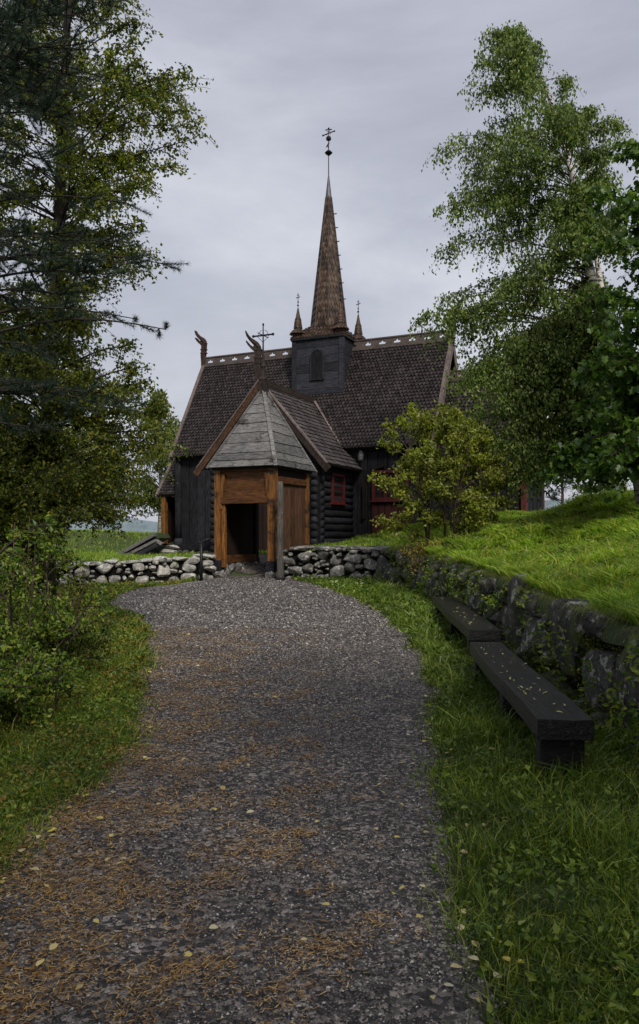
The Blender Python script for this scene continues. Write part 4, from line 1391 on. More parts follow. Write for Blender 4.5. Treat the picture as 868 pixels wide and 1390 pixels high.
# right birch
tb_ = W(880, 690, 18.6); tb_[2] = gz1(tb_[0], tb_[1]) - .1
trk = [tb_] + [W(x, y, Y) for x, y, Y in ((868, 640, 18.6), (846, 555, 18.6), (826, 470, 18.6), (812, 410, 18.6), (800, 360, 19.1), (787, 290, 19.7), (770, 205, 20.0), (742, 120, 20.1), (712, 52, 19.6))]
st2 = [W(x, y, Y) for x, y, Y in ((826, 470, 20), (818, 400, 20.4), (806, 320, 20.6), (800, 250, 20.7), (797, 190, 20.8), (800, 150, 20.8))]
bR = [(40, 672, 712), (70, 655, 735), (110, 645, 758), (150, 630, 790), (165, 640, 835), (185, 605, 838), (205, 622, 830), (235, 625, 828), (262, 600, 820), (285, 604, 820), (330, 615, 830), (380, 625, 850),
      (405, 603, 850), (440, 600, 850), (480, 612, 850), (520, 618, 850), (570, 622, 850), (610, 640, 850), (645, 665, 850)]
tipsR = silhouette_tips(bR, 150, 20.3, 2.4, .62, 14)
for x, y, Y_ in ((672, 45, 19.5), (690, 40, 19.6), (655, 80, 19.4), (720, 60, 19.8), (640, 118, 19.3), (612, 185, 19.2), (604, 200, 19.0), (598, 282, 19.2), (610, 262, 19), (604, 335, 19), (770, 110, 20), (700, 46, 19.3),
                 (600, 405, 19), (568, 433, 18.7), (585, 425, 18.8), (590, 442, 18.8), (612, 452, 19), (622, 500, 19), (630, 560, 19), (650, 600, 19), (700, 630, 19.5), (835, 165, 20.5), (800, 150, 20.5), (675, 640, 19)):
    tipsR.append((W(x, y, Y_), .45))
tipsR += silhouette_tips([(120, 700, 800), (200, 740, 840), (300, 740, 850), (335, 740, 850)], 22, 18.6, .5, .5, 8) + silhouette_tips([(380, 740, 850), (470, 690, 850), (560, 640, 850), (640, 690, 840)], 60, 18.3, .6, .55, 8)
tree('birch_tree', 'tall drooping birch with white trunk and green leaves leaning over the church from the right', 'tree', tb_, trk, np.linspace(.20, .03, len(trk)), tipsR, M['leaf_birchR'], M['birch'],
     leaf=.092, twigs=20, lpt=21, droop=1.0, extra_stems=[(st2, np.linspace(.1, .02, 6))], attach_drop=.15, limb_r=.22, minattach=1.5, leafjit=.07)

# maple at the right edge
mb = np.array([7.9, 15.5, 0]); mb[2] = gz1(mb[0], mb[1]) - .1
mtr = [mb, mb + [0.05, .1, 2.5], mb + [-.1, 0, 5], mb + [.1, .1, 8], mb + [.0, 0, 10.6]]
bM_ = [(185, 856, 990), (215, 846, 1010), (260, 822, 1040), (330, 828, 1060), (400, 822, 1080), (470, 806, 1080), (540, 800, 1080), (585, 800, 1060), (620, 775, 1050), (640, 760, 1000)]
tipsM = silhouette_tips(bM_, 120, 15.5, 2.2, .6, 10)
for x, y in ((850, 195), (818, 262), (826, 330), (812, 395), (812, 470), (800, 500), (808, 545), (760, 612), (748, 628), (770, 640), (790, 635), (815, 648), (840, 640)):
    tipsM.append((W(x, y, 15.0), .4))
tree('maple_tree', 'dense dark green maple cut off by the right edge, beside the white birch trunk', 'tree', mb, mtr, [.26, .22, .17, .1, .03], tipsM, M['leaf_maple'], M['bark'], leaf=.105, twigs=15, lpt=13,
     droop=.45, lobes=5, attach_drop=.5, minattach=1.2, leafjit=.07)

# left birch
lb0 = W(62, 875, 11.2); lb0[2] = gz1(lb0[0], lb0[1]) - .1
ltr = [lb0] + [W(x, y, 11.2) for x, y in ((63, 780), (62, 690), (66, 590), (70, 480), (78, 350), (84, 200), (90, 60), (96, -80), (100, -200))]
bL = [(-200, 60, 140), (-120, 20, 170), (-40, -20, 185), (0, -60, 185), (40, -60, 190), (80, -60, 180), (100, -60, 250), (140, -60, 262), (185, -60, 262), (215, -60, 235), (240, -60, 205), (290, -60, 198), (330, -60, 200), (365, -60, 205),
      (385, -60, 170), (410, -60, 150), (470, -60, 165), (500, -60, 178), (530, -60, 200), (560, -60, 215), (600, -60, 225), (625, -60, 195), (650, -60, 180), (690, -60, 160), (710, -50, 120)]
tipsL = silhouette_tips(bL, 215, 11.2, 1.9, .42, 12) + silhouette_tips([(420, -60, 120), (520, -60, 190), (600, -60, 205), (650, -60, 180), (700, -60, 150), (730, -60, 90)], 75, 11.0, 1.6, .42, 10) + silhouette_tips([(580, -60, 110), (680, -60, 120), (770, -60, 90)], 45, 10.4, .8, .4, 10)
for x, y in ((255, 150), (265, 172), (250, 105), (232, 225), (225, 100), (258, 190), (185, 30), (180, 62), (190, 88), (205, 245), (212, 345), (196, 300), (170, 470), (182, 500), (200, 520), (222, 548), (236, 606), (220, 585), (212, 560),
             (205, 640), (180, 680), (170, 640), (150, 700), (205, 595)):
    tipsL.append((W(x, y, 10.8), .28))
tree('birch_tree', 'large birch with turning yellow-green leaves filling the left side', 'tree', lb0, ltr, np.linspace(.15, .03, len(ltr)), tipsL, M['leaf_birchL'], M['bark'],
     leaf=.056, twigs=17, lpt=20, droop=.35, attach_drop=.35, limb_r=.2, minattach=1.4, leafjit=.035, spread=.5)

# pine, upper left
pb0 = np.array([-4.7, 8.6, 0]); pb0[2] = gz1(pb0[0], pb0[1]) - .1
ptr = [pb0, pb0 + [0, 0, 2.5], pb0 + [.05, 0, 5], pb0 + [0, .1, 8], pb0 + [.1, 0, 10.5]]
tipsP = []
for x, y, Y_, sp_, tw in ((30, 30, 8, .5, 24), (70, 10, 8, .5, 24), (110, 20, 8.2, .45, 22), (140, 5, 8.2, .4, 18), (20, 90, 8, .5, 26), (60, 80, 7.8, .5, 26), (95, 100, 8, .45, 22), (40, 140, 8, .5, 26), (80, 160, 8.1, .45, 22), (15, 190, 8, .5, 24),
                      (60, 215, 8, .45, 20), (95, 60, 7.6, .4, 20), (5, 250, 7.8, .45, 18), (25, 55, 9, .5, 22), (55, 120, 9, .5, 22), (100, 130, 8.6, .4, 16), (-20, 20, 8, .6, 20), (0, 130, 7.4, .5, 18), (10, -30, 8, .6, 20), (80, -40, 8, .6, 20),
                      (150, -30, 8, .5, 16), (172, 275, 8.2, .28, 10), (150, 330, 8.6, .4, 16), (100, 330, 8.4, .4, 16), (218, 357, 8.3, .22, 9), (180, 358, 8.2, .30, 16), (140, 372, 8.3, .34, 18), (225, 447, 7.9, .2, 10), (180, 432, 8, .24, 10), (60, 350, 8, .45, 18), (30, 400, 8, .4, 16), (90, 400, 8.5, .35, 14),
                      (50, 470, 8, .4, 20), (20, 520, 8, .4, 20), (90, 545, 8.4, .3, 16), (140, 548, 8.6, .28, 16), (172, 545, 8.8, .22, 12), (40, 580, 8, .35, 14), (15, 330, 7.8, .4, 14)):
    tipsP.append((W(x, y, Y_), sp_, tw))
tree('pine_tree', 'dark blue-green pine whose branches reach in at the upper left edge', 'tree', pb0, ptr, [.22, .2, .17, .1, .03], tipsP, M['needle'], M['bark_pine'], leaf=.07, twigs=20, lpt=170, droop=-.05, needles=True,
     ratio=.06, attach_drop=.1, limb_r=.13, minfrac=.42)

# shrub on the bank in front of the church
sb = np.array([2.95, 18.2, 0]); sb[2] = gz1(sb[0], sb[1]) - .05
stems = []
for k in range(13):
    a = rng.uniform(0, 2 * PI); r_ = rng.uniform(.1, .5)
    s0 = sb + [r_ * math.cos(a) * 1.2, r_ * math.sin(a), 0]
    s1 = s0 + [math.cos(a) * rng.uniform(.1, .8), math.sin(a) * rng.uniform(.1, .6), rng.uniform(1.6, 2.6)]
    stems.append((curve_pts(s0, s1, 6, rng.normal(size=3) * .08), np.linspace(.028, .01, 6)))
bS = [(558, 530, 640), (575, 535, 655), (600, 545, 668), (630, 540, 680), (660, 538, 690), (690, 550, 690), (715, 575, 660)]
tipsS = silhouette_tips(bS, 85, 18.2, 1.0, .32, 8)
for x, y in ((530, 580), (520, 600), (537, 605), (545, 568), (560, 555), (600, 552), (620, 560), (512, 648), (525, 655), (540, 668), (520, 705), (535, 715), (550, 700), (560, 725), (695, 650), (700, 640), (690, 680), (680, 620), (660, 590)):
    tipsS.append((W(x, y, 18.0), .22, 12))
mt = [sb, sb + [0, 0, 1.2], sb + [.05, 0, 2.6]]
tree('shrub', 'yellow-green leafy shrub with many thin stems on the bank in front of the church', 'shrub', sb, mt, [.035, .03, .012], tipsS, M['leaf_shrub'], M['stem'], leaf=.09, twigs=13, lpt=12, droop=.15, extra_stems=stems,
     attach_drop=.9, limb_r=.4, crown_name='foliage', trunk_name='stems', leafjit=.04, minfrac=.5)
# dry brownish bush hanging over the wall below it
db = np.array([2.45, 17.2, 0]); db[2] = 1.1
tree('shrub', 'low brownish tangle of twigs hanging over the wall edge under the yellow-green shrub', 'shrub', db, [db, db + [0, 0, .25]], [.02, .01],
     [(db + [rng.uniform(-.55, .6), rng.uniform(-1.0, .9), rng.uniform(-.5, .35)], .3) for _ in range(26)], M['leaf_dry'], M['stem'], leaf=.05, twigs=14, lpt=7, droop=.5, crown_name='foliage', trunk_name='stems', minfrac=.2)

# undergrowth shrubs on the left
ug = [(-2.45, 6.5, .75, .45, 'small low shrub among the grass at the left path edge', 'leaf_under', .045),
      (-2.7, 5.8, .9, .5, 'knee-high leafy plant in the lower left grass', 'leaf_under', .05),
      (-2.9, 8.2, 1.2, .45, 'airy thin-stemmed shrub leaning towards the path bend', 'leaf_under', .045),
      (-2.85, 7.6, 1.3, .7, 'leggy green sapling nearest the path in the left undergrowth', 'leaf_under', .05),
      (-3.4, 7.0, 1.75, .9, 'tall bushy green shrub with dark stems at the left edge', 'leaf_under', .06),
      (-3.5, 8.8, 1.9, .9, 'broad shrub with yellowing leaves under the big birch', 'leaf_under', .055),
      (-2.95, 9.4, 1.0, .5, 'small thin-stemmed shrub by the path curve in front of the left wall', 'leaf_birchL', .045),
      (-4.3, 9.6, 2.5, 1.2, 'tall dark shrub filling the gap left of the birch trunk', 'leaf_birchL', .055),
      (-4.1, 10.4, 1.6, .9, 'round yellow-green bush in front of the birch trunk', 'leaf_under', .05),
      (-3.9, 6.2, 1.5, .8, 'shrub cut off by the lower left edge among yellow ferns', 'leaf_under', .06),
      (-5.2, 12.5, 2.2, 1.4, 'bush behind the birch trunk before the pale stone wall', 'leaf_birchL', .055)]
for (x, y, h, r_, lab, lm, lf) in ug:
    z = gz1(x, y)
    b0 = np.array([x, y, z - .03])
    stems = []
    tips = []
    for k in range(9):
        a = rng.uniform(0, 2 * PI); q = rng.uniform(.2, 1)
        s0 = b0 + [.25 * q * math.cos(a), .25 * q * math.sin(a), 0]
        s1 = s0 + [math.cos(a) * q * r_ * .5, math.sin(a) * q * r_ * .5, h * rng.uniform(.55, .95)]
        stems.append((curve_pts(s0, s1, 6, rng.normal(size=3) * .06), np.linspace(.013, .005, 6)))
        for j in range(4):
            t = rng.uniform(.35, 1.05)
            tips.append((s0 + (s1 - s0) * t + [rng.normal() * r_ * .25, rng.normal() * r_ * .25, rng.normal() * .08], .22))
    tree('shrub', lab, 'shrub', b0, [b0, b0 + [0, 0, h * .5], b0 + [.03, 0, h * .9]], [.014, .01, .005], tips, M[lm], M['stem'], leaf=lf, twigs=6, lpt=13, droop=.15, extra_stems=stems,
         crown_name='foliage', trunk_name='stems', attach_drop=.8, leafjit=.03, minfrac=.4, group='shrubs of the left undergrowth')

# far trees
def far_tree(name, label, x, y, h, r_, lm, n, leaf=.14, tw=12, lpt=14, droop=.6, zlo=.25, bark='birch', needles=False):
    z = gz1(x, y)
    b0 = np.array([x, y, z - .1])
    trk_ = [b0, b0 + [.1, 0, h * .35], b0 + [-.05, 0, h * .7], b0 + [0, 0, h]]
    tips = []
    for k in range(n):
        t = rng.uniform(zlo, 1)
        rr_ = r_ * (math.sin(min(1, (1.05 - t) * 1.6) * PI / 2)) * math.sqrt(rng.random())
        a = rng.uniform(0, 2 * PI)
        tips.append((b0 + [rr_ * math.cos(a), rr_ * math.sin(a), h * t], r_ * .3))
    return tree(name, label, 'tree', b0, trk_, [h * .018, h * .014, h * .009, .02], tips, M[lm], M[bark], leaf=leaf, twigs=tw, lpt=lpt, droop=droop, attach_drop=.4, leafjit=.1, needles=needles, ratio=.62 if not needles else .05)
far_tree('birch_tree', 'pale yellow-green hanging birch just beyond the left end of the church', -8.9, 43, 8.6, 1.6, 'leaf_far', 70, tw=11, lpt=14, droop=1.3, leaf=.17)
far_tree('birch_tree', 'pale green birch on the grass bank behind the low cellar', -12.0, 42, 6.4, 2.3, 'leaf_far', 80, tw=10, lpt=12, droop=.8)
far_tree('birch_tree', 'pale birch farthest left, glimpsed between the leaves of the big birch', -16.5, 46, 8.5, 2.6, 'leaf_far', 60, tw=10, lpt=12, droop=.8)
far_tree('pine_tree', 'small slender pine standing alone behind the grassy hill', 15.0, 48, 6.2, 1.6, 'needle', 34, leaf=.2, tw=9, lpt=60, droop=0, zlo=.3, bark='bark_pine', needles=True)
far_tree('leafy_tree', 'pale green tree behind the hill just right of the church end', 12.6, 52, 4.0, 1.9, 'leaf_far', 45, tw=10, lpt=12)
far_tree('leafy_tree', 'pale green tree behind the hill to the right of the small pine', 18.6, 50, 4.5, 2.2, 'leaf_far', 50, tw=10, lpt=12)
far_tree('leafy_tree', 'darker tree behind the hill near the right edge', 19.5, 40, 6.5, 2.6, 'leaf_birchR', 60, tw=10, lpt=12, leaf=.12)

# unseen shade trees added behind the viewpoint to darken the foreground
for (x, y, h, r_, lab) in ((-3.6, -2.8, 11, 3.6, 'unseen tall leafy tree added behind the viewpoint on the left to shade the path'), (3.4, -3.2, 11, 3.6, 'unseen tall leafy tree added behind the viewpoint on the right to shade the path'),
                           (0.4, -7.0, 12, 4.2, 'unseen tall leafy tree added straight behind the viewpoint to shade the foreground'), (6.5, -2.5, 10, 3.4, 'unseen leafy tree added on the right bank behind the viewpoint for shade')):
    far_tree('leafy_tree', lab, x, y, h, r_, 'leaf_birchL', 42, leaf=.26, tw=9, lpt=10, droop=.3, zlo=.5, bark='bark')

# ------------------------------------------------------------------ grass, gravel, litter
def blades(P, h, w, lean, r=rng, bend=1.0):
    n = len(P)
    a = r.uniform(0, 2 * PI, n)
    S = np.stack([np.cos(a), np.sin(a), np.zeros(n)], 1)
    la = r.uniform(0, 2 * PI, n)
    Ld = np.stack([np.cos(la), np.sin(la), np.zeros(n)], 1) * (lean * np.abs(r.normal(.6, .5, n)))[:, None]
    up = np.array([0, 0, 1.0])
    h = h[:, None]; w = w[:, None]
    p1 = P + up * h * .55 + Ld * h * .35
    p2 = P + up * h * .85 + Ld * h * 1.1 * bend
    V = np.stack([P - S * w / 2, P + S * w / 2, p1 + S * w * .42, p1 - S * w * .42, p2], 1).reshape(-1, 3)
    i = np.arange(n)[:, None] * 5
    return V, [i + np.array([[0, 1, 2, 3]]), i + np.array([[3, 2, 4]])]


def scatter(n, x0, x1, y0, y1, falloff=1.2, yref=4.0):
    X = rng.uniform(x0, x1, n * 3)
    # density ~ Y^-falloff
    u = rng.random(n * 3)
    k = 1 - falloff
    if abs(k) < 1e-3:
        Y = y0 * (y1 / y0) ** u
    else:
        Y = (y0 ** k + u * (y1 ** k - y0 ** k)) ** (1 / k)
    keep = np.abs(X) < Y * .44 + .5
    X, Y = X[keep][:n], Y[keep][:n]
    return X, Y


def tuft_h(X, Y, lo, hi):
    return (lo + (hi - lo) * (0.5 + 0.5 * vnoise(X, Y, .35, 9))) * rng.uniform(.55, 1.25, len(X))


# right verge (front zone between path and wall)
def verge_pts(n, side):
    if side == 'r':
        X, Y = scatter(n, -1.5, 2.6, 2.2, 23, .9)
        k = (X > edge_r(Y) + rng.normal(.0, .07, len(Y))) & (sdist(X, Y) < .05)
    else:
        X, Y = scatter(n, -12, -1.2, 2.2, 23, .9)
        k = (X < edge_l(Y) + rng.normal(.0, .09, len(Y))) & (sdist(X, Y) < .05)
    return X[k], Y[k]


def grass_obj(name, label, X, Y, lo, hi, w, mat, lean=.8, kind='stuff'):
    Z = ground_z(X, Y) - .01
    if 'hill' in name + label:
        zt_ = np.interp(Y, [-4, 5.5, 9, 13.5, 18.5, 20.7], [.8, .85, .97, 1.07, 1.17, 1.2]) + .03
        Z = np.where((sdist(X, Y) < .75) & (X > 1.6), np.maximum(Z, zt_), Z)
    h = tuft_h(X, Y, lo, hi)
    ww = w * np.clip(Y / 5.0, .8, 3.2) * rng.uniform(.7, 1.3, len(X))
    V, Fs = blades(np.stack([X, Y, Z], 1), h, ww, lean)
    o = link(name, (V, Fs), mat)
    props(o, label, 'grass', None, kind)
    return o


X, Y = verge_pts(150000, 'r'); X2, Y2 = verge_pts(170000, 'l')
eg = 1 - .65 * np.exp(-np.maximum(0, X - edge_r(Y)) / .12)
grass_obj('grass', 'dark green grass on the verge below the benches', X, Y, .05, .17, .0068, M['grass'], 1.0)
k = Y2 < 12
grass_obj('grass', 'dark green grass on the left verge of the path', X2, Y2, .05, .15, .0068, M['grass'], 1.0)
# longer arching blades here and there
kk = rng.random(len(X)) < .045
grass_obj('tall_grass', 'long arching grass blades standing round the benches', X[kk & (X > 1.2)], Y[kk & (X > 1.2)], .16, .34, .0085, M['weed'], 1.6)
kk = (rng.random(len(X2)) < .022) & (X2 < -2.2)
grass_obj('tall_grass', 'long yellowing grass stems in the left undergrowth', X2[kk], Y2[kk], .15, .38, .006, M['grass_dry'], 1.2)
# hill
X, Y = scatter(300000, 2.3, 15, 4.0, 34, .75)
k = sdist(X, Y) > .03
X, Y = X[k], Y[k]
Z = ground_z(X, Y)
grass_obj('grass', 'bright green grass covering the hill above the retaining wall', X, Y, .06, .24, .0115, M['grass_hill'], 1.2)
kk = (rng.random(len(X)) < .02) & (vnoise(X, Y, .8, 31) > .1)
grass_obj('tall_grass', 'taller pale grass tufts dotted over the hill', X[kk], Y[kk], .2, .42, .009, M['grass_dry'], 1.0)
# yellowish fringe hanging over the wall
X = []; n = 22000
s = rng.random(n) ** 1.3
idxs = s * 21.5
xs_, ys_, tx_, ty_, Lr = poly_eval(rwp[::-1], idxs + 3.0)
k = (ys_ > 3) & (vnoise(xs_ * 3 + ys_, ys_, .28, 6) + rng.normal(0, .3, n) > .05)
off_ = rng.uniform(-.03, .55, n)
nx_, ny_ = ty_, -tx_
X = xs_ + nx_ * off_; Y = ys_ + ny_ * off_
Z = np.interp(Y, [-4, 5.5, 9, 13.5, 18.5, 20.7], [.8, .85, .97, 1.07, 1.17, 1.2]) + .05 * vnoise(X, Y, .6, 5) + np.clip(off_, 0, 1) * .05
P = np.stack([X, Y, Z], 1)[k]
a = rng.normal(0, .5, len(P))
h = rng.uniform(.05, .19, len(P)) * (1 + .9 * vnoise(P[:, 0], P[:, 1], .22, 3))
out = np.stack([-nx_[k], -ny_[k], np.zeros(len(P))], 1)
sd = np.stack([tx_[k], ty_[k], np.zeros(len(P))], 1)
dirv = out * rng.uniform(.3, 1.1, len(P))[:, None] + sd * a[:, None]
w_ = (.0055 * np.clip(P[:, 1] / 6, .8, 2.5))[:, None]
p1 = P + dirv * h[:, None] * .5 + np.array([0, 0, 1]) * h[:, None] * .35
drop = (rng.uniform(-.1, .9, len(P)) * np.clip(1 - off_[k] / .35, 0, 1))[:, None]
p2 = P + dirv * h[:, None] * 1.0 - np.array([0, 0, 1]) * h[:, None] * drop
S = sd
V = np.stack([P - S * w_ / 2, P + S * w_ / 2, p1 + S * w_ * .45, p1 - S * w_ * .45, p2], 1).reshape(-1, 3)
i = np.arange(len(P))[:, None] * 5
o = link('hanging_grass', (V, [i + np.array([[0, 1, 2, 3]]), i + np.array([[3, 2, 4]])]), M['fringe'])
props(o, 'yellow-green grass hanging over the top of the retaining wall', 'grass', None, 'stuff')
# sod lip behind the top stones
V = []
ss = np.arange(0, Lr, .2)
for s_ in ss:
    x, y, tx, ty, _ = poly_eval(rwp[::-1], s_)
    nx, ny = ty, -tx
    zt_ = float(np.interp(y, [-4, 5.5, 9, 13.5, 18.5, 20.7], [.8, .85, .97, 1.07, 1.17, 1.2]))
    for off, dz in ((.0, -.12), (.02, -.01), (.15, .03), (.4, .04), (.75, -.02), (1.0, -.15)):
        V.append((x + nx * off + .05 * math.sin(s_ * 3), y + ny * off, zt_ + dz + .03 * math.sin(s_ * 4.1 + off)))
ii = np.arange(len(V)).reshape(len(ss), 6)
o = link('sod', (np.array(V), [np.stack([ii[:-1, :-1], ii[:-1, 1:], ii[1:, 1:], ii[1:, :-1]], -1).reshape(-1, 4)]), M['ground'], smooth=True)
o['kind'] = 'structure'; o['label'] = 'turf edge on top of the retaining wall'

# yard and left bank grass
X, Y = scatter(60000, -16, 2.4, 20.5, 44, .3)
k = (sdist(X, Y) > .55)
X, Y = X[k], Y[k]
dx = X - CHX; dy = Y - CHY
cu = dx * math.cos(TH) + dy * math.sin(TH); cv = -dx * math.sin(TH) + dy * math.cos(TH)
k = ~((np.abs(cu) < 7) & (np.abs(cv) < 2.3)) & ~((np.abs(cu - PU) < 2.2) & (cv < 0) & (cv > -5.6)) & ~((np.abs(cu - GU) < 1.1) & (np.abs(cv - GV) < 1.3))
d = np.minimum(np.hypot(X + 3.5, (Y - 27)), 9); k &= ~((Y > 26.2) & (Y < 29.4) & (X < -2.5)) & ~((np.abs(X + 2.1) < .8) & (Y < 27))
grass_obj('grass', 'pale grass on the bank and churchyard left of the church', X[k], Y[k], .08, .2, .007, M['grass_hill'], 1.0)

# broad-leaved weeds in the verges
def weeds(name, label, X, Y, size, mat, per=7):
    Z = ground_z(X, Y)
    n = len(X)
    C_ = np.repeat(np.stack([X, Y, Z + .02], 1), per, 0)
    hh = np.repeat(rng.uniform(.0, .09, n), per)
    C_[:, 2] += hh * rng.uniform(.2, 1, n * per)
    a = rng.uniform(0, 2 * PI, n * per)
    D = np.stack([np.cos(a), np.sin(a), rng.uniform(0, .9, n * per)], 1)
    C_ += D * .02
    V, Fs = leaf_geo(C_, D, np.repeat(size * rng.uniform(.6, 1.4, n) * np.clip(Y / 7, .8, 2), per), .55)
    o = link(name, (V, Fs), mat)
    props(o, label, 'ground cover', None, 'stuff')
X, Y = verge_pts(5200, 'r'); weeds('ground_cover', 'clover and broad weeds in the right verge', X, Y, .044, M['weed'])
X, Y = verge_pts(12000, 'l'); weeds('ground_cover', 'clover and broad weeds in the left verge', X, Y, .036, M['weed'])
k = (X < -1.5) & (Y > 3.2) & (vnoise(X, Y, .5, 14) > -.1)
weeds('undergrowth', 'dry brown and yellow plants under the left shrubs', X[k], Y[k], .032, M['leaf_dry'], 6)
hill_weeds = scatter(5000, 2.5, 12, 5, 26, .8)
k = sdist(*hill_weeds) > .2
weeds('ground_cover', 'broad-leaved weeds growing in the hill grass', hill_weeds[0][k], hill_weeds[1][k], .05, M['leaf_under'])
# moss patches on the retaining wall
n = 800
s_ = rng.uniform(2, Lr - 1, n)
x_, y_, tx_, ty_, _ = poly_eval(rwp[::-1], s_)
zc_ = np.array([path_z(yy) for yy in y_]) + rng.uniform(.05, .75, n)
C_ = np.repeat(np.stack([x_, y_, zc_], 1), 34, 0)
C_ += np.repeat(np.stack([-ty_ * -.03, tx_ * -.03, 0 * tx_], 1), 34, 0)
C_ += rng.normal(size=C_.shape) * [.04, .07, .06]
D = rng.normal(size=C_.shape) + [-1.2, 0, .2]
V, Fs = leaf_geo(C_, D, .022, .7)
o = link('moss', (V, Fs), M['mossm']); props(o, 'yellow-green moss clinging to the retaining wall stones', 'moss', None, 'stuff')

# wall weeds
n = 170
s_ = rng.uniform(2, Lr - 1, n)
x_, y_, tx_, ty_, _ = poly_eval(rwp[::-1], s_)
zc_ = np.array([path_z(yy) for yy in y_]) + rng.uniform(.02, .9, n) ** 1.3
C_ = np.repeat(np.stack([x_ - .12, y_, zc_], 1), 22, 0)
C_ += rng.normal(size=C_.shape) * [.05, .06, .06]
D = rng.normal(size=C_.shape) + [-1.0, 0, .1]
V, Fs = leaf_geo(C_, D, .055, .5)
o = link('wall_plants', (V, Fs), M['leaf_under']); props(o, 'small leafy weeds rooted in the gaps of the retaining wall', 'weeds', None, 'stuff')


def fern(loc, label, n=9, L=.42):
    G = []
    for k in range(n):
        a = rng.uniform(0, 2 * PI); ln_ = L * rng.uniform(.6, 1.15)
        d = np.array([math.cos(a), math.sin(a), 0]); sd = np.array([-d[1], d[0], 0])
        t = np.linspace(0, 1, 15)
        pts = np.outer(t, d * ln_ * .85); pts[:, 2] = ln_ * (.95 * t - .75 * t ** 2.2)
        G.append(tube(pts, np.linspace(.003, .001, 15), 3, False))
        P_, D_, S_ = [], [], []
        for j in range(2, 15):
            pl = ln_ * .24 * math.sin(PI * min(1, .12 + t[j] * .9)) + .01
            for sg in (-1, 1):
                tip = pts[j] + sd * sg * pl + d * pl * .35 - np.array([0, 0, pl * .15])
                w = d * ln_ * .028
                V = np.array([pts[j] - w, pts[j] + w, tip])
                G.append((V, [np.array([[0, 1, 2]])]))
    return solo('fern', label, 'fern', G, M['fern'], loc=loc)


for k, (x, y, lab) in enumerate(((2.12, 5.3, 'fern at the wall foot just right of the near end of the nearer bench'), (2.2, 5.9, 'fern growing between the nearer bench and the wall'),
                                 (2.15, 4.75, 'fern in the lower right corner below the pale wall stones'), (2.22, 6.9, 'small fern behind the middle of the nearer bench'),
                                 (2.25, 4.1, 'fern at the right edge nearest the viewer'), (1.3, 20.3, 'light green fern at the foot of the short wall, left of the wall corner'),
                                 (.95, 20.6, 'light green fern next to the left at the foot of the short wall'), (-3.0, 5.7, 'yellow-green fern at the foot of the left shrubs'), (-2.75, 6.3, 'fern under the dark stems of the left shrubs'))):
    fern((x, y, gz1(x, y)), lab, 10, .42 if y < 15 else .6)

# pebbles on the path
def pebbles(n, y0, y1, s0, s1, fall):
    X, Y = scatter(n, -2.6 if y1 < 15 else -5.5, 1.6, y0, y1, fall)
    k = (X > edge_l(Y) - np.abs(rng.normal(0, .06, len(Y)))) & (X < edge_r(Y) + np.abs(rng.normal(0, .07, len(Y))))
    k &= (vnoise(X, Y, .33, 12) + .5 * vnoise(X, Y, .11, 3) + rng.normal(0, .3, len(X)) > -.62)
    X, Y = X[k], Y[k]; n = len(X)
    Z = ground_z(X, Y) + .012 + .012 * vnoise(X, Y, .4, 3)
    base_ = np.array([[1, 0, 0], [0, 1, 0], [-1, 0, 0], [0, -1, 0], [0, 0, 1], [0, 0, -1]], float)
    fc = np.array([[0, 1, 4], [1, 2, 4], [2, 3, 4], [3, 0, 4], [1, 0, 5], [2, 1, 5], [3, 2, 5], [0, 3, 5]])
    r_ = rng.uniform(s0, s1, n) * rng.uniform(.6, 1.5, n) * np.clip(Y / 7, .8, 2.0)
    V = base_[None] * r_[:, None, None] * rng.uniform(.55, 1.2, (n, 6, 3)) + rng.normal(0, .2, (n, 6, 3)) * r_[:, None, None]
    a = rng.uniform(0, 2 * PI, n); c, s = np.cos(a), np.sin(a)
    V = np.stack([V[..., 0] * c[:, None] - V[..., 1] * s[:, None], V[..., 0] * s[:, None] + V[..., 1] * c[:, None], V[..., 2] * .6], -1)
    V += np.stack([X, Y, Z + r_ * .15], 1)[:, None]
    F_ = (np.arange(n)[:, None, None] * 6 + fc[None]).reshape(-1, 3)
    return V.reshape(-1, 3), [F_]
o = link('gravel', merge([pebbles(110000, 2.3, 6.5, .0042, .0085, 1.2), pebbles(80000, 6, 14, .0055, .0095, 1.2), pebbles(80000, 12, 22.6, .006, .011, .8)]), M['pebble'])
props(o, 'loose dark gravel on the path', 'gravel', None, 'stuff')

# pine-needle and twig litter
n = 130000
X, Y = scatter(n, -2.6, 1.5, 2.3, 12, 1.1)
mask = vnoise(X, Y, .30, 21) * .6 + vnoise(X, Y, .12, 8) * .5 + (-X) * .45 - (Y - 4) * .05
k = (mask + rng.normal(0, .34, len(X)) > .36 + .55 * np.clip(X + .3, 0, 1)) & (X > edge_l(Y) - .35) & (X < edge_r(Y) + .1)
X, Y = X[k], Y[k]; n = len(X)
Z = ground_z(X, Y) + .02 + .012 * vnoise(X, Y, .4, 3) + rng.uniform(0, .008, n)
a = rng.normal(.5, 1.0, n)
D = np.stack([np.cos(a), np.sin(a), rng.normal(0, .12, n)], 1)
S = np.stack([-np.sin(a), np.cos(a), np.zeros(n)], 1)
L_ = rng.uniform(.010, .036, n)[:, None]; w_ = rng.uniform(.0014, .0032, n)[:, None] * np.clip(Y / 4, .8, 2)[:, None]
P = np.stack([X, Y, Z], 1)
V = np.stack([P - S * w_, P + S * w_, P + D * L_ + S * w_ * .4, P + D * L_ - S * w_ * .4], 1).reshape(-1, 3)
o = link('needle_litter', (V, [np.arange(4 * n).reshape(n, 4)]), M['litter'])
props(o, 'orange-brown pine needles and bits of leaf lying on the path', 'leaf litter', None, 'stuff')

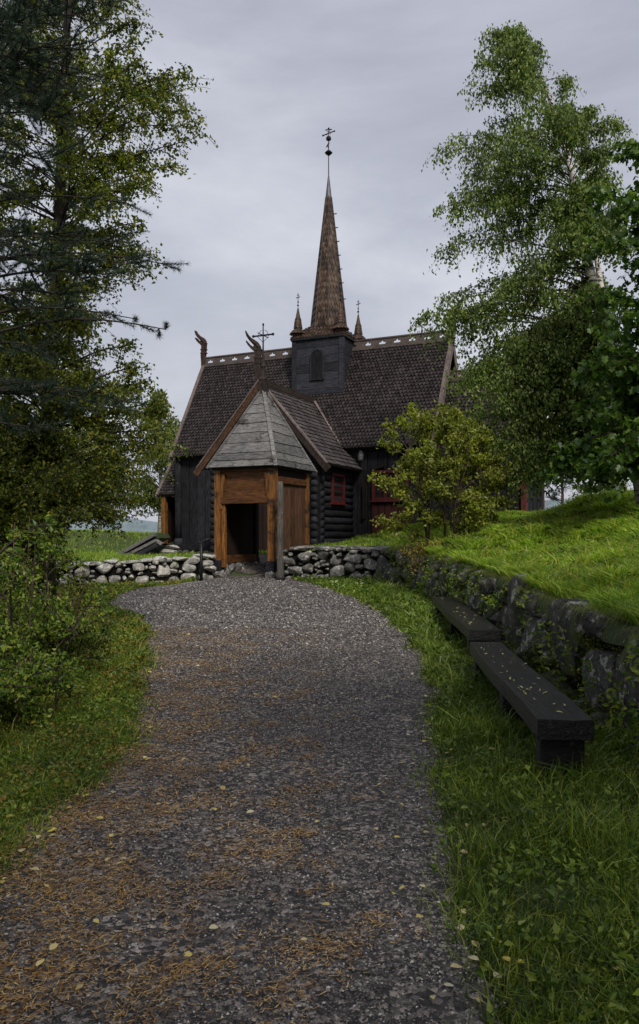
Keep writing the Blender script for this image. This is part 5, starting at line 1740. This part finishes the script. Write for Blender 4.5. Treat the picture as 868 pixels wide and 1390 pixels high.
# fallen birch leaves (verges, path, benches)
def fallen(X, Y, Z, size, nar=1.0):
    n = len(X)
    a = rng.uniform(0, 2 * PI, n)
    D = np.stack([np.cos(a), np.sin(a), rng.normal(.05, .15, n)], 1)
    S = np.stack([-np.sin(a), np.cos(a), rng.normal(0, .2, n)], 1)
    s = (size * rng.uniform(.6, 1.25, n))[:, None]
    P = np.stack([X, Y, Z], 1)
    ring = [(0, 0), (.25, .3), (.55, .36), (.8, .18), (1, 0), (.8, -.18), (.55, -.36), (.25, -.3)]
    V = np.stack([P + D * s * x + S * s * y * nar + np.array([0, 0, 1]) * s * .12 * abs(y) * 2 for x, y in ring], 1).reshape(-1, 3)
    return V, [np.arange(8 * n).reshape(n, 8)]
X, Y = scatter(1500, -3.5, 2.2, 2.4, 18, 1.0)
near_edge = np.exp(-np.abs(X - edge_r(Y)) / .18) + np.exp(-np.abs(X - edge_l(Y)) / .3) + .06
k = (rng.random(len(X)) < near_edge) & (sdist(X, Y) < -.1)
X, Y = X[k], Y[k]
G = [fallen(X, Y, ground_z(X, Y) + .04, .042)]
o = link('fallen_leaves', merge(G), M['fallen'])
props(o, 'pale yellow fallen birch leaves along the path edges', 'leaf litter', None, 'stuff')
G = []
for (a, d, nrm, L, zz) in (((1.57, 4.93), d2, n2, 3.45, .425), ((1.92, 8.98), d1, n1, 4.6, .495)):
    n = 60
    s = rng.uniform(.05, L - .05, n); w = rng.uniform(-.14, .14, n)
    G.append(fallen(a[0] + d[0] * s + nrm[0] * w, a[1] + d[1] * s + nrm[1] * w, np.full(n, zz + .004), .045, .4))
o = link('fallen_leaves', merge(G), M['fallen'])
props(o, 'small yellow birch leaves scattered on the bench seats', 'leaf litter', None, 'stuff')

# ------------------------------------------------------------------ light and sky
SUN_EL, SUN_AZ = math.radians(44), math.radians(163)   # azimuth measured clockwise from +Y
w = bpy.data.worlds.new('World'); scene.world = w
w.use_nodes = True
nt = w.node_tree
for n_ in list(nt.nodes): nt.nodes.remove(n_)
out = nt.nodes.new('ShaderNodeOutputWorld')
sky = nt.nodes.new('ShaderNodeTexSky'); sky.sky_type = 'NISHITA'; sky.sun_disc = False
sky.sun_elevation = SUN_EL; sky.sun_rotation = SUN_AZ
sky.air_density = 1.5; sky.dust_density = 4
bg1 = nt.nodes.new('ShaderNodeBackground'); bg1.inputs[1].default_value = 0.07
nt.links.new(sky.outputs[0], bg1.inputs[0])
tc = nt.nodes.new('ShaderNodeTexCoord')
mp = nt.nodes.new('ShaderNodeMapping'); mp.inputs['Scale'].default_value = (1, 1, 2.6); mp.inputs['Rotation'].default_value = (0.2, 0.1, 0.5)
nt.links.new(tc.outputs['Generated'], mp.inputs[0])
nf = noise_n(nt, mp.outputs[0], 1.7, 7, 0.55, 0.4)
cc = ramp(nt, nf, [(0.32, (0.18, 0.185, 0.222)), (0.5, (0.255, 0.262, 0.302)), (0.68, (0.345, 0.353, 0.385))])
bg2 = nt.nodes.new('ShaderNodeBackground'); bg2.inputs[1].default_value = 1.0
nt.links.new(cc, bg2.inputs[0])
ms = nt.nodes.new('ShaderNodeMixShader'); ms.inputs[0].default_value = 0.9
nt.links.new(bg1.outputs[0], ms.inputs[1]); nt.links.new(bg2.outputs[0], ms.inputs[2])
nt.links.new(ms.outputs[0], out.inputs[0])
sd_ = bpy.data.lights.new('sun', 'SUN'); sd_.energy = 1.5; sd_.angle = math.radians(10); sd_.color = (1, .95, .88)
so = bpy.data.objects.new('sun', sd_); COL.objects.link(so)
dirn = Vector((math.sin(SUN_AZ) * math.cos(SUN_EL), math.cos(SUN_AZ) * math.cos(SUN_EL), math.sin(SUN_EL)))
so.rotation_euler = dirn.to_track_quat('Z', 'Y').to_euler()
so.location = (0, -20, 30)

scene.view_settings.view_transform = 'Standard'
scene.view_settings.look = 'None'
scene.view_settings.exposure = 1.05
scene.view_settings.gamma = 1
scene.cycles.max_bounces = 5
scene.cycles.diffuse_bounces = 3
scene.cycles.glossy_bounces = 2
scene.cycles.transmission_bounces = 3
scene.cycles.transparent_max_bounces = 4
